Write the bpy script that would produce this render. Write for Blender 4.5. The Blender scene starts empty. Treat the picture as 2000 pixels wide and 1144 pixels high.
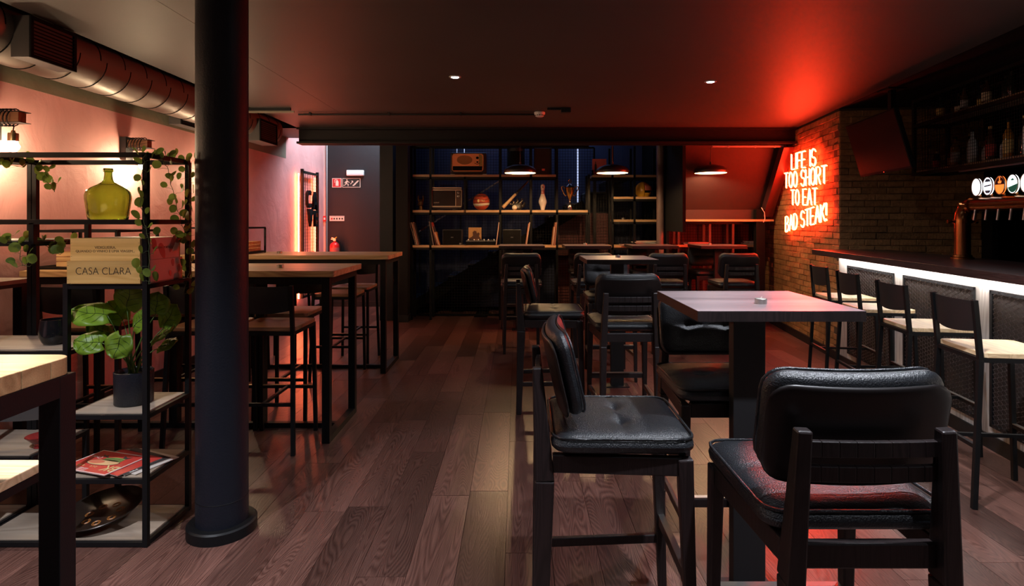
import bpy, math, random
from mathutils import Matrix, Vector
random.seed(7)
PI = math.pi
sc = bpy.context.scene
C = sc.collection
# ---------------------------------------------------------------- camera
F, CX, CY, H = 1140.0, 1010.0, 432.0, 1.437      # focal length (px of 2000), vanishing point, eye height
cd = bpy.data.cameras.new('camera'); cam = bpy.data.objects.new('camera', cd); C.objects.link(cam)
cam.location = (0, 0, H); cam.rotation_euler = (PI/2, 0, 0)
cd.sensor_width = 36; cd.lens = F*36/2000
cd.shift_x = -(CX-1000)/2000; cd.shift_y = -(572-CY)/2000
cd.clip_start = 0.05
sc.camera = cam
# ---------------------------------------------------------------- world, exposure
w = bpy.data.worlds.new('world'); sc.world = w; w.use_nodes = True
w.node_tree.nodes['Background'].inputs[0].default_value = (0.010, 0.011, 0.016, 1)
w.node_tree.nodes['Background'].inputs[1].default_value = 0.35
vs = sc.view_settings
vs.view_transform = 'Standard'; vs.look = 'None'; vs.gamma = 1; vs.use_curve_mapping = False
vs.exposure = 0.0
sc.cycles.max_bounces = 6; sc.cycles.diffuse_bounces = 3; sc.cycles.glossy_bounces = 3
sc.cycles.transmission_bounces = 6; sc.cycles.sample_clamp_indirect = 3.0
sc.cycles.use_denoising = True
sc.cycles.blur_glossy = 0.5
# ---------------------------------------------------------------- lights
def spot(x, y, z, power, col, cone=110, blend=0.6, rad=0.03, rot=(0, 0, 0)):
    l = bpy.data.lights.new('spot_lamp', 'SPOT'); l.energy = power; l.color = col
    l.spot_size = math.radians(cone); l.spot_blend = blend; l.shadow_soft_size = rad
    o = bpy.data.objects.new('spot_lamp', l); o.location = (x, y, z); o.rotation_euler = rot; C.objects.link(o); return o
def area(x, y, z, sx, sy, power, col, rot=(0, 0, 0)):
    l = bpy.data.lights.new('area_lamp', 'AREA'); l.shape = 'RECTANGLE'; l.size = sx; l.size_y = sy
    l.energy = power; l.color = col
    o = bpy.data.objects.new('area_lamp', l); o.location = (x, y, z); o.rotation_euler = rot; C.objects.link(o); return o
A_ = math.radians
COOL = (0.86, 0.90, 1.0); WARM = (1.0, 0.66, 0.36)
DOWN = [(-0.5, 4.70, 8, 120), (1.61, 4.86, 75, 160), (-0.5, 2.45, 14, 90), (1.61, 2.45, 230, 130), (1.61, 0.2, 90, 110), (-0.5, 0.2, 60, 110), (-1.85, 1.0, 520, 116), (0.85, 1.25, 300, 132)]  # last lamp is unseen, added to brighten the floor on the right
for x, y, p, cn in DOWN:
    spot(x, y, 2.572, p, COOL, cone=cn, blend=1.0, rad=0.03)
# stairwell light shaft behind the ceiling edge (white-violet) and the blue light on the stairs
area(-2.2, 9.1, 3.35, 0.6, 1.2, 75, (0.72, 0.84, 1.0), (0, math.radians(42), 0))
area(0.2, 9.35, 3.3, 2.6, 0.5, 7, (0.35, 0.5, 1.0))
# ---------------------------------------------------------------- materials
MATS = {}
def nodes_of(name):
    m = bpy.data.materials.new(name); m.use_nodes = True
    nt = m.node_tree; return m, nt, nt.nodes['Principled BSDF']
def N(nt, t, **kw):
    n = nt.nodes.new(t)
    for k, v in kw.items():
        if k in n.inputs.keys() if isinstance(k, str) else False: n.inputs[k].default_value = v
        else: setattr(n, k, v)
    return n
def mat(name, col, rough=0.5, metal=0.0, spec=0.5, bump=0.0, bscale=60, var=0.0, vscale=3, emit=None, es=1.0, trans=0, ior=1.45, coat=0, obvar=0.0):
    if name in MATS: return MATS[name]
    m, nt, b = nodes_of(name); L = nt.links
    b.inputs['Base Color'].default_value = (*col, 1); b.inputs['Roughness'].default_value = rough
    b.inputs['Metallic'].default_value = metal; b.inputs['Specular IOR Level'].default_value = spec
    b.inputs['IOR'].default_value = ior; b.inputs['Coat Weight'].default_value = coat
    b.inputs['Coat Roughness'].default_value = 0.15
    if trans: b.inputs['Transmission Weight'].default_value = trans
    if emit: b.inputs['Emission Color'].default_value = (*emit, 1); b.inputs['Emission Strength'].default_value = es
    tc = nt.nodes.new('ShaderNodeTexCoord')
    if var or obvar:
        n = nt.nodes.new('ShaderNodeTexNoise'); n.inputs['Scale'].default_value = vscale; n.inputs['Detail'].default_value = 5
        L.new(tc.outputs['Object'], n.inputs['Vector'])
        mr = nt.nodes.new('ShaderNodeMapRange'); mr.inputs['From Min'].default_value = 0.3; mr.inputs['From Max'].default_value = 0.7
        mr.inputs['To Min'].default_value = 1-var; mr.inputs['To Max'].default_value = 1+var
        L.new(n.outputs['Fac'], mr.inputs['Value'])
        val = mr.outputs['Result']
        if obvar:
            oi = nt.nodes.new('ShaderNodeObjectInfo')
            m2 = nt.nodes.new('ShaderNodeMapRange'); m2.inputs['To Min'].default_value = 1-obvar; m2.inputs['To Max'].default_value = 1+obvar
            L.new(oi.outputs['Random'], m2.inputs['Value'])
            mm = nt.nodes.new('ShaderNodeMath'); mm.operation = 'MULTIPLY'; L.new(val, mm.inputs[0]); L.new(m2.outputs['Result'], mm.inputs[1]); val = mm.outputs[0]
        hs = nt.nodes.new('ShaderNodeHueSaturation'); hs.inputs['Color'].default_value = (*col, 1)
        L.new(val, hs.inputs['Value']); L.new(hs.outputs['Color'], b.inputs['Base Color'])
    if bump:
        n = nt.nodes.new('ShaderNodeTexNoise'); n.inputs['Scale'].default_value = bscale; n.inputs['Detail'].default_value = 4
        L.new(tc.outputs['Object'], n.inputs['Vector'])
        bp = nt.nodes.new('ShaderNodeBump'); bp.inputs['Strength'].default_value = bump; bp.inputs['Distance'].default_value = 0.035 if name in ('pink_plaster', 'olive_band_paint') else 0.01
        if name == 'pink_plaster': n.inputs['Detail'].default_value = 9; n.inputs['Roughness'].default_value = 0.55; n.inputs['Distortion'].default_value = 1.2
        L.new(n.outputs['Fac'], bp.inputs['Height']); L.new(bp.outputs['Normal'], b.inputs['Normal'])
    MATS[name] = m; return m
def wood(name, dark, light, axis=1, rough=0.45, contour=22, scale=(7, 0.9, 7), obvar=0.25, spec=0.5, bump=0.15, coat=0.0, mixk=1.0):
    if name in MATS: return MATS[name]
    m, nt, b = nodes_of(name); L = nt.links
    b.inputs['Roughness'].default_value = rough; b.inputs['Specular IOR Level'].default_value = spec; b.inputs['Coat Weight'].default_value = coat
    tc = nt.nodes.new('ShaderNodeTexCoord'); oi = nt.nodes.new('ShaderNodeObjectInfo')
    s = list(scale)
    if axis == 0: s = [scale[1], scale[0], scale[2]]
    if axis == 2: s = [scale[0], scale[2], scale[1]]
    mp = nt.nodes.new('ShaderNodeMapping'); mp.inputs['Scale'].default_value = s
    cx = nt.nodes.new('ShaderNodeCombineXYZ'); mu = nt.nodes.new('ShaderNodeMath'); mu.operation = 'MULTIPLY'; mu.inputs[1].default_value = 57.0
    L.new(oi.outputs['Random'], mu.inputs[0]); 
    for i in range(3): L.new(mu.outputs[0], cx.inputs[i])
    L.new(tc.outputs['Object'], mp.inputs['Vector']); ad = nt.nodes.new('ShaderNodeVectorMath'); ad.operation = 'ADD'
    L.new(mp.outputs[0], ad.inputs[0]); L.new(cx.outputs[0], ad.inputs[1])
    n1 = nt.nodes.new('ShaderNodeTexNoise'); n1.inputs['Scale'].default_value = 1.0; n1.inputs['Detail'].default_value = 1.0; n1.inputs['Distortion'].default_value = 0.4
    L.new(ad.outputs[0], n1.inputs['Vector'])
    m1 = nt.nodes.new('ShaderNodeMath'); m1.operation = 'MULTIPLY'; m1.inputs[1].default_value = contour; L.new(n1.outputs['Fac'], m1.inputs[0])
    pp = nt.nodes.new('ShaderNodeMath'); pp.operation = 'PINGPONG'; pp.inputs[1].default_value = 0.5; L.new(m1.outputs[0], pp.inputs[0])
    n2 = nt.nodes.new('ShaderNodeTexNoise'); n2.inputs['Scale'].default_value = 9.0; n2.inputs['Detail'].default_value = 4
    mp2 = nt.nodes.new('ShaderNodeVectorMath'); mp2.operation = 'MULTIPLY'; q = [6, 6, 6]; q[axis] = 0.7; mp2.inputs[1].default_value = q
    L.new(ad.outputs[0], mp2.inputs[0]); L.new(mp2.outputs[0], n2.inputs['Vector'])
    f1 = nt.nodes.new('ShaderNodeMath'); f1.operation = 'MULTIPLY'; f1.inputs[1].default_value = 0.9*mixk; L.new(pp.outputs[0], f1.inputs[0])
    f2 = nt.nodes.new('ShaderNodeMath'); f2.operation = 'MULTIPLY_ADD'; f2.inputs[1].default_value = 0.7; L.new(n2.outputs['Fac'], f2.inputs[0]); L.new(f1.outputs[0], f2.inputs[2])
    cr = nt.nodes.new('ShaderNodeValToRGB'); cr.color_ramp.elements[0].color = (*dark, 1); cr.color_ramp.elements[1].color = (*light, 1)
    cr.color_ramp.elements[0].position = 0.25; cr.color_ramp.elements[1].position = 0.85
    L.new(f2.outputs[0], cr.inputs[0])
    n3 = nt.nodes.new('ShaderNodeTexNoise'); n3.inputs['Scale'].default_value = 0.35; L.new(ad.outputs[0], n3.inputs['Vector'])
    mr = nt.nodes.new('ShaderNodeMapRange'); mr.inputs['From Min'].default_value = 0.3; mr.inputs['From Max'].default_value = 0.7; mr.inputs['To Min'].default_value = 0.65; mr.inputs['To Max'].default_value = 1.25; L.new(n3.outputs['Fac'], mr.inputs['Value'])
    mo = nt.nodes.new('ShaderNodeMapRange'); mo.inputs['To Min'].default_value = 1-obvar; mo.inputs['To Max'].default_value = 1+obvar; L.new(oi.outputs['Random'], mo.inputs['Value'])
    mm = nt.nodes.new('ShaderNodeMath'); mm.operation = 'MULTIPLY'; L.new(mr.outputs[0], mm.inputs[0]); L.new(mo.outputs[0], mm.inputs[1])
    hs = nt.nodes.new('ShaderNodeHueSaturation'); L.new(cr.outputs[0], hs.inputs['Color']); L.new(mm.outputs[0], hs.inputs['Value']); L.new(hs.outputs[0], b.inputs['Base Color'])
    bp = nt.nodes.new('ShaderNodeBump'); bp.inputs['Strength'].default_value = bump; bp.inputs['Distance'].default_value = 0.003
    L.new(f2.outputs[0], bp.inputs['Height']); L.new(bp.outputs[0], b.inputs['Normal'])
    MATS[name] = m; return m
def emis(name, col, s):
    if name in MATS: return MATS[name]
    m, nt, b = nodes_of(name); b.inputs['Base Color'].default_value = (0.02, 0.02, 0.02, 1)
    b.inputs['Emission Color'].default_value = (*col, 1); b.inputs['Emission Strength'].default_value = s; MATS[name] = m; return m

def leafy(name, col, rough=0.4, obvar=0.25, tr=0.45):
    m = mat(name, col, rough, obvar=obvar, var=0.12, vscale=25); nt = m.node_tree; p = nt.nodes['Principled BSDF']
    t_ = nt.nodes.new('ShaderNodeBsdfTranslucent'); mx = nt.nodes.new('ShaderNodeMixShader'); mx.inputs[0].default_value = tr
    src = p.inputs['Base Color'].links[0].from_socket; nt.links.new(src, t_.inputs['Color'])
    nt.links.new(p.outputs[0], mx.inputs[1]); nt.links.new(t_.outputs[0], mx.inputs[2]); nt.links.new(mx.outputs[0], nt.nodes['Material Output'].inputs['Surface']); return m
BLACKM = mat('black_metal', (0.0045, 0.0045, 0.005), 0.48, 0.0, 0.24, bump=0.05, bscale=200)
BLACKP = mat('black_paint', (0.006, 0.006, 0.007), 0.55)
MATT = mat('matt_black', (0.004, 0.004, 0.0045), 0.8, spec=0.15)
WALNUT = wood('floor_oak', (0.042, 0.017, 0.013), (0.150, 0.072, 0.055), 1, 0.29, 40, (8, 0.9, 8), 0.35, 0.5, 0.2, mixk=0.75)
PINE = wood('pine', (0.36, 0.20, 0.085), (0.60, 0.38, 0.18), 0, 0.4, 14, (6, 0.7, 6), 0.12)
PINEY = wood('pine_lengthways', (0.36, 0.20, 0.085), (0.60, 0.38, 0.18), 1, 0.4, 14, (6, 0.7, 6), 0.12)
SEATW = wood('seat_pine', (0.50, 0.33, 0.17), (0.74, 0.55, 0.33), 0, 0.38, 10, (9, 0.9, 9), 0.08)
RUSTIC = wood('brown_seat_wood', (0.16, 0.07, 0.035), (0.38, 0.20, 0.10), 0, 0.38, 16, (8, 0.9, 8), 0.15)
SHELFW = wood('pale_shelf_wood', (0.22, 0.165, 0.12), (0.34, 0.27, 0.205), 0, 0.5, 8, (5, 0.8, 5), 0.1)
WENGE = wood('wenge', (0.004, 0.002, 0.002), (0.012, 0.006, 0.006), 2, 0.45, 16, (14, 1.2, 14), 0.1)
WENGE_SHEEN = wood('wenge_sheen', (0.16, 0.115, 0.12), (0.22, 0.17, 0.17), 0, 0.34, 12, (20, 1.2, 20), 0.1, bump=0.05)  # paler than the wenge: reflected sheen of the tops put into the colour
COUNTERW = wood('counter_wood', (0.020, 0.010, 0.010), (0.055, 0.030, 0.028), 1, 0.33, 12, (12, 1.0, 12), 0.1, bump=0.08)
GREYW = wood('limed_wood', (0.34, 0.30, 0.27), (0.62, 0.57, 0.52), 2, 0.6, 10, (10, 0.8, 10), 0.1)
LEATHER = mat('black_leather', (0.006, 0.007, 0.009), 0.34, 0, 0.6, bump=0.35, bscale=260)
BRASS = mat('worn_brass', (0.60, 0.46, 0.26), 0.3, 1.0)
STEEL = mat('brushed_steel', (0.55, 0.53, 0.50), 0.3, 1.0)
COPPER = mat('copper', (0.42, 0.17, 0.06), 0.22, 1.0)
PLASTER = mat('pink_plaster', (0.55, 0.275, 0.26), 0.65, 0, 0.35, bump=0.5, bscale=2.6, var=0.2, vscale=1.6)
CEIL = mat('ceiling_paint', (0.056, 0.049, 0.048), 0.55, 0, 0.35, bump=0.08, bscale=3, var=0.1, vscale=1.2)
BRICK = mat('sand_brick', (0.26, 0.135, 0.055), 0.85, 0, 0.25, bump=0.9, bscale=45, var=0.25, vscale=16, obvar=0.28)
MORTAR = mat('brick_mortar', (0.055, 0.032, 0.018), 0.95, bump=0.4, bscale=80)
DARKWALL = mat('black_wall_paint', (0.009, 0.0075, 0.009), 0.6, bump=0.25, bscale=8)
BROWNWALL = mat('dark_red_wall_paint', (0.10, 0.030, 0.028), 0.6, bump=0.1, bscale=8)
WHITE = mat('white_plastic', (0.75, 0.75, 0.73), 0.4)
REDP = mat('red_paint', (0.55, 0.02, 0.02), 0.3)
CREAM = mat('cream_print', (0.75, 0.68, 0.52), 0.6)
INK = mat('dark_ink', (0.035, 0.02, 0.012), 0.7)

# ---------------------------------------------------------------- mesh helpers
def rootmat(o):
    M = Matrix.Identity(4)
    while o is not None: M = o.matrix_basis @ M; o = o.parent
    return M
class MB:
    def __init__(s): s.v = []; s.f = []
    def add(s, vs_, fs, M=None):
        n = len(s.v)
        s.v += [tuple(M @ Vector(p)) if M else tuple(p) for p in vs_]
        s.f += [tuple(i+n for i in f) for f in fs]; return s
    def bx(s, x0, x1, y0, y1, z0, z1, M=None):
        return s.add([(x0,y0,z0),(x1,y0,z0),(x1,y1,z0),(x0,y1,z0),(x0,y0,z1),(x1,y0,z1),(x1,y1,z1),(x0,y1,z1)],
              [(0,3,2,1),(4,5,6,7),(0,1,5,4),(1,2,6,5),(2,3,7,6),(3,0,4,7)], M)
    def bar(s, p, q, w, h=None, w2=None, h2=None, up=(0, 0, 1), M=None):
        p = Vector(p); q = Vector(q); d = (q-p).normalized(); h = h or w; w2 = w2 or w; h2 = h2 or h
        u = Vector(up)
        if abs(d.dot(u)) > 0.95: u = Vector((0, 1, 0))
        a = d.cross(u).normalized(); b = a.cross(d).normalized()
        vs_ = [p+a*sx*w/2+b*sy*h/2 for sx, sy in ((-1,-1),(1,-1),(1,1),(-1,1))] + [q+a*sx*w2/2+b*sy*h2/2 for sx, sy in ((-1,-1),(1,-1),(1,1),(-1,1))]
        return s.add(vs_, [(3,2,1,0),(4,5,6,7),(0,1,5,4),(1,2,6,5),(2,3,7,6),(3,0,4,7)], M)
    def tube(s, pts, r, seg=8, closed=False, M=None, caps=True):
        pts = [Vector(p) for p in pts]
        if not isinstance(r, (list, tuple)): pts = [p for i, p in enumerate(pts) if i == 0 or (p-pts[i-1]).length > 1e-5]
        n = len(pts); vs_ = []; fs = []
        up = Vector((0, 0, 1)); prev = None
        for i, p in enumerate(pts):
            if closed: d = (pts[(i+1) % n]-pts[i-1])
            else: d = (pts[min(i+1, n-1)]-pts[max(i-1, 0)])
            d.normalize()
            if prev is None:
                a = d.cross(up if abs(d.dot(up)) < 0.9 else Vector((1, 0, 0))).normalized()
            else:
                a = (prev-d*prev.dot(d)).normalized()
            prev = a; b = d.cross(a)
            rr = r[i] if isinstance(r, (list, tuple)) else r
            vs_ += [p+(a*math.cos(2*PI*k/seg)+b*math.sin(2*PI*k/seg))*rr for k in range(seg)]
        m = n if closed else n-1
        for i in range(m):
            j = (i+1) % n
            for k in range(seg): fs.append((i*seg+k, i*seg+(k+1) % seg, j*seg+(k+1) % seg, j*seg+k))
        if caps and not closed:
            fs.append(tuple(range(seg-1, -1, -1))); fs.append(tuple((n-1)*seg+k for k in range(seg)))
        return s.add(vs_, fs, M)
    def lathe(s, prof, seg=24, M=None, caps=False):
        vs_ = []; fs = []; n = len(prof)
        for r, z in prof:
            vs_ += [(r*math.cos(2*PI*k/seg), r*math.sin(2*PI*k/seg), z) for k in range(seg)]
        for i in range(n-1):
            for k in range(seg): fs.append((i*seg+k, i*seg+(k+1) % seg, (i+1)*seg+(k+1) % seg, (i+1)*seg+k))
        if caps and prof[0][0] > 1e-5: fs.append(tuple(range(seg-1, -1, -1)))
        if caps and prof[-1][0] > 1e-5: fs.append(tuple((n-1)*seg+k for k in range(seg)))
        return s.add(vs_, fs, M)
    def prism(s, poly, z0, z1, M=None):      # poly in local xy, extruded in z
        n = len(poly)
        vs_ = [(x, y, z0) for x, y in poly]+[(x, y, z1) for x, y in poly]
        fs = [tuple(range(n-1, -1, -1)), tuple(range(n, 2*n))]+[(i, (i+1) % n, n+(i+1) % n, n+i) for i in range(n)]
        return s.add(vs_, fs, M)
    def mesh(s, name, m, smooth=None):
        me = bpy.data.meshes.new(name); me.from_pydata([tuple(x) for x in s.v], [], s.f); me.update()
        if m: me.materials.append(m)
        if smooth:
            me.polygons.foreach_set('use_smooth', [True]*len(me.polygons)); me.set_sharp_from_angle(angle=math.radians(smooth))
        return me
    def build(s, name, m, parent=None, bev=0, smooth=None, world=False, kind=None):
        if world and parent is not None:
            I = rootmat(parent).inverted(); s.v = [tuple(I @ Vector(p)) for p in s.v]
        o = bpy.data.objects.new(name, s.mesh(name, m, smooth)); C.objects.link(o)
        if parent is not None: o.parent = parent
        if bev:
            b = o.modifiers.new('bevel', 'BEVEL'); b.width = bev; b.segments = 2; b.limit_method = 'ANGLE'
        if kind: o['kind'] = kind
        return o
def tag(o, label=None, cat=None, group=None):
    if label: o['label'] = label
    if cat: o['category'] = cat
    if group: o['group'] = group
    return o
def thing(name, label, cat, loc=(0, 0, 0), rz=0, group=None):
    o = bpy.data.objects.new(name, None); C.objects.link(o); o.empty_display_size = 0.05
    o.location = loc; o.rotation_euler = (0, 0, rz); return tag(o, label, cat, group)
KIDS = {}
def link(name, me, parent, loc=(0, 0, 0), rot=(0, 0, 0), scale=(1, 1, 1)):
    o = bpy.data.objects.new(name, me); C.objects.link(o); o.parent = parent; o.location = loc; o.rotation_euler = rot; o.scale = scale; return o
def children(o): return [c for c in bpy.data.objects if c.parent is o]
def copy_tree(o, loc, rz, label, group=None, kids=None):
    r = o.copy(); C.objects.link(r); r.location = loc; r.rotation_euler = (0, 0, rz); r['label'] = label
    if group: r['group'] = group
    for ch in (kids or children(o)):
        c = ch.copy(); C.objects.link(c); c.parent = r
        for g in ch.children:
            d = g.copy(); C.objects.link(d); d.parent = c
    return r
def struct(name, mb, m, **k):
    o = mb.build(name, m, **k); o['kind'] = 'structure'; return o
def at(px, py, D): return Vector(((px-CX)*D/F, D, H-(py-CY)*D/F))
def X(px, D): return (px-CX)*D/F
def Z(py, D): return H-(py-CY)*D/F
def T(x, y, z): return Matrix.Translation((x, y, z))
def R(a, ax): return Matrix.Rotation(a, 4, ax)
def text(name, body, size, m, parent, M, extrude=0.0005, align='CENTER', sx=1.0, shear=0, offset=0.0, width=None):
    cu = bpy.data.curves.new('t', 'FONT'); cu.body = body; cu.size = size; cu.extrude = extrude; cu.align_x = align; cu.align_y = 'CENTER'; cu.shear = shear; cu.offset = offset
    o = bpy.data.objects.new('t', cu); C.objects.link(o)
    dg = bpy.context.evaluated_depsgraph_get(); me = bpy.data.meshes.new_from_object(o.evaluated_get(dg))
    bpy.data.objects.remove(o); bpy.data.curves.remove(cu)
    if width:
        xs = [v.co.x for v in me.vertices]; sx = width/(max(xs)-min(xs))
    me.transform(M @ Matrix.Diagonal((sx, 1, 1, 1))); me.materials.clear(); me.materials.append(m); me.name = name
    r = bpy.data.objects.new(name, me); C.objects.link(r); r.parent = parent; return r
FACE = R(PI/2, 'X')                      # text plane facing -Y

# ---------------------------------------------------------------- room shell
CZ = 2.6
struct('floor', f0 := MB().bx(-3.4, 5.6, -2.6, 10.1, -0.10, -0.0135), MATT)
floor = bpy.data.objects['floor']
pl = MB().bx(-0.099, 0.099, -0.639, 0.639, -0.0125, 0.0)
plm = pl.mesh('floorboard', WALNUT)
k = 0
cols = int(6.9/0.2)+1
for i in range(cols):
    off = (i*0.37 + (i % 3)*0.21) % 1.28
    for j in range(9):
        y = -0.3 - off + 1.28*j + 0.64
        x = -3.15+0.2*i
        if y+0.64 < 0.9 or y-0.64 > 9.8: continue
        if x > 3.3+0.125*(y-6) + 0.3: continue
        if y > 9.25 and x > -1.9: continue
        link('floorboard', plm, floor, (x, y, 0)); k += 1
print('PLANKS', k)
struct('floor', MB().bx(-3.3, 5.6, -2.6, 0.3, -0.0134, -0.001), WALNUT)
struct('wall_left', MB().bx(-3.4, -3.25, -2.6, 9.9, -0.01, 3.7), PLASTER)
struct('wall_back', MB().bx(-3.4, 5.6, 9.85, 10.0, -0.01, 3.7), DARKWALL)
struct('wall_front', MB().bx(-3.4, 5.6, -2.7, -2.6, -0.01, 3.0), mat('rear_wall_paint', (0.10, 0.08, 0.075), 0.7))
struct('wall_right', MB().bx(5.3, 5.45, -2.6, 9.9, -0.01, 3.7), MATT)
struct('ceiling', MB().bx(-2.73, 5.3, -2.6, 7.42, CZ, CZ+0.30), CEIL)
struct('ceiling', MB().bx(-3.4, -2.73, -2.6, 8.3, 2.86, 2.95), DARKWALL)
struct('ceiling', MB().bx(-3.4, 5.3, 7.42, 8.3, 2.62, 2.9), DARKWALL)
struct('ceiling', MB().bx(-1.9, 5.3, 8.3, 9.9, 3.62, 3.7), DARKWALL)
struct('ceiling', MB().bx(-3.4, -1.9, 8.3, 9.9, 3.62, 3.7), DARKWALL)
# olive paint band along the top of the plaster wall
struct('trim_1', MB().bx(-3.25, -3.247, -2.6, 8.2, 2.32, 2.86), mat('olive_band_paint', (0.16, 0.14, 0.09), 0.7, bump=0.4, bscale=5))
# dark soffit above the bar
bd = Vector((0.125, 1, 0)).normalized(); bn = Vector((1, -0.125, 0)).normalized()   # along the bar, away from the room
cor = Vector((3.316, 6.0, 0))
p0 = cor-bd*8.5
q = [cor, cor+Vector((2.0, -0.2, 0)), p0+Vector((2.9, 0, 0)), p0]
struct('ceiling', MB().prism([(v.x, v.y) for v in q], CZ-0.004, CZ-0.001), MATT)
# drywall seam lines of the ceiling (fine raised joints)
s_ = MB()
for xx in (-1.9,): s_.bx(xx-0.002, xx+0.002, -2, 7.2, CZ-0.0012, CZ)
struct('trim_2', s_, CEIL)
# steel beam across the back with flanges
bm_ = MB().bx(-2.73, 3.52, 7.30, 7.34, 2.40, CZ).bx(-2.73, 3.52, 7.22, 7.42, 2.40, 2.425).bx(-2.73, 3.52, 7.22, 7.42, 2.575, CZ)
beam = struct('ceiling_beam', bm_, mat('beam_paint', (0.006, 0.004, 0.005), 0.6, spec=0.3))
# ---- brick walls (bars of brick each an object of its own)
def brickwall(name, P0, U, length, nrm, ztop, rows_first, cap=300, flip=False):
    """P0 start point at floor, U unit direction along the wall, nrm unit normal into the room"""
    M = Matrix(((U.x, nrm.x, 0, P0.x), (U.y, nrm.y, 0, P0.y), (0, 0, 1, 0), (0, 0, 0, 1)))
    root = struct(name, MB().bx(0, length-0.02, -0.14, -0.012, 0, ztop, M), MORTAR)
    bl, bh, g = 0.245, 0.066, 0.004
    def bmesh_(L, s):
        rr = random.Random(s); mb = MB()
        j = lambda a: a+rr.uniform(-0.0022, 0.0022)
        x0, x1, z0, z1 = g/2, L-g/2, g/2, bh-g/2
        c = 0.004; d = 0.002+rr.uniform(-0.003, 0.004)
        back = [(x0, -0.014, z0), (x1, -0.014, z0), (x1, -0.014, z1), (x0, -0.014, z1)]
        mid = [(j(x0), -0.002, j(z0)), (j(x1), -0.002, j(z0)), (j(x1), -0.002, j(z1)), (j(x0), -0.002, j(z1))]
        fr = [(j(x0+c), j(d), j(z0+c)), (j(x1-c), j(d), j(z0+c)), (j(x1-c), j(d), j(z1-c)), (j(x0+c), j(d), j(z1-c))]
        v = back+mid+fr; f = []
        for a in (0, 4):
            for i in range(4): f.append((a+i, a+(i+1) % 4, a+4+(i+1) % 4, a+4+i))
        f.append((8, 9, 10, 11))
        return mb.add(v, f)
    full = [bmesh_(bl, s).mesh('brick', BRICK) for s in range(5)]
    rot = math.atan2(U.y, U.x)
    mir = U.cross(nrm).z < 0
    cells = []
    for r in range(int(ztop/bh)):
        x = -bl*((r % 2)*0.5 + (r % 3)*0.07); 
        while x < length-0.01:
            a = max(x, 0); b_ = min(x+bl, length)
            if b_-a > 0.012: cells.append((a, b_, r*bh))
            x += bl
    def dist(c): 
        p = P0+U*(c[0]+c[1])/2; return (p.x**2+p.y**2)+((c[2]-H)**2)
    cells.sort(key=dist)
    rest = MB(); n = 0
    for c in cells:
        L = c[1]-c[0]
        P = P0+U*c[0]
        if n < cap:
            me = full[n % 5] if abs(L-bl) < 0.002 else bmesh_(L, n).mesh('brick', BRICK)
            o = link('brick', me, root, (P.x, P.y, c[2]), (0, 0, rot), (1, -1 if mir else 1, 1)); n += 1
        else:
            b = bmesh_(L, n); n += 1
            MM = M @ T(c[0], 0, c[2]); rest.add(b.v, b.f, MM)
    if rest.v: rest.build('brickwork', BRICK, root, kind='stuff')
    return root
nin = -bn
brickwall('wall_brick', cor+bd*2.72, -bd, 2.72, nin, CZ, 0)
brickwall('wall_bar_end', cor.copy(), bn, 1.36, -bd, CZ, 0)
# black opening beside it: the unlit back bar
struct('wall_back_bar', MB().bar(cor+bn*1.36+Vector((0, 0, 0.9))+bd*0.04, cor+bn*1.36-bd*0.16+Vector((0, 0, 0.9)), 0.05, 1.8), MATT)
# ---- skirting boards
struct('baseboard_right', MB().bar(cor+bd*2.72-bn*0.012+Vector((0, 0, 0.045)), cor-bd*0.0-bn*0.012+Vector((0, 0, 0.045)), 0.02, 0.09), BLACKP)
struct('baseboard_left', MB().bx(-3.25, -3.235, -2, 9.85, 0, 0.09), BLACKP)
struct('baseboard_back', MB().bx(-3.25, -1.95, 9.83, 9.85, 0, 0.09), BLACKP)
# ---- ducts of the wall above the left side : pale edge strip at far corner
struct('trim_3', MB().bx(-3.25, -3.20, 9.80, 9.85, 0, 3.6), mat('corner_trim_paint', (0.5, 0.42, 0.40), 0.6))
# ---- stairwell partition walls, sloping wall, low wall at the right rear
struct('wall_stair_side', MB().bx(-1.99, -1.80, 8.45, 9.85, 0, 3.62), DARKWALL)
sl = MB()
yt, zt, yb, zb = 7.50, 2.50, 8.20, 1.60
sl.add([(2.15, yt, zt), (3.62, yt, zt), (3.62, yb, zb), (2.15, yb, zb), (2.15, yt+0.1, zt), (3.62, yt+0.1, zt), (3.62, yb+0.1, zb), (2.15, yb+0.1, zb)],
       [(0, 1, 2, 3), (7, 6, 5, 4), (0, 4, 5, 1), (3, 2, 6, 7), (0, 3, 7, 4), (1, 5, 6, 2)])
sl.bx(2.15, 3.62, 8.20, 8.30, 1.44, 1.60)
struct('wall_sloping', sl, mat('sloping_wall_paint', (0.032, 0.012, 0.012), 0.7, bump=0.05, bscale=6))
struct('wall_stair_end', MB().bx(2.11, 2.15, 8.25, 9.85, 0, 3.62).bx(2.11, 2.15, 7.44, 8.25, 1.30, 2.62), MATT)
struct('wall_behind_shelves', MB().bx(2.15, 3.8, 9.0, 9.05, 0, 1.6), DARKWALL)
struct('wall_stair_underside', MB().bx(0.60, 1.45, 9.0, 9.03, 0, 1.56), BROWNWALL)
# ================================================================ column
t = thing('column', 'round black steel column on a flat ring base in the left foreground', 'column', (-1.374, 2.72, 0))
MB().lathe([(0.112, 0.0), (0.112, CZ)], 48).build('shaft', mat('column_paint', (0.006, 0.007, 0.012), 0.5, spec=0.35, bump=0.15, bscale=120), t, smooth=40)
MB().lathe([(0.113, 0.0), (0.150, 0.0), (0.150, 0.045), (0.143, 0.052), (0.113, 0.052)], 48).build('base_ring', BLACKM, t, smooth=40)
MB().lathe([(0.1125, 0.16), (0.1135, 0.162), (0.1125, 0.164)], 48).build('weld_seam', BLACKM, t)

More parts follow.
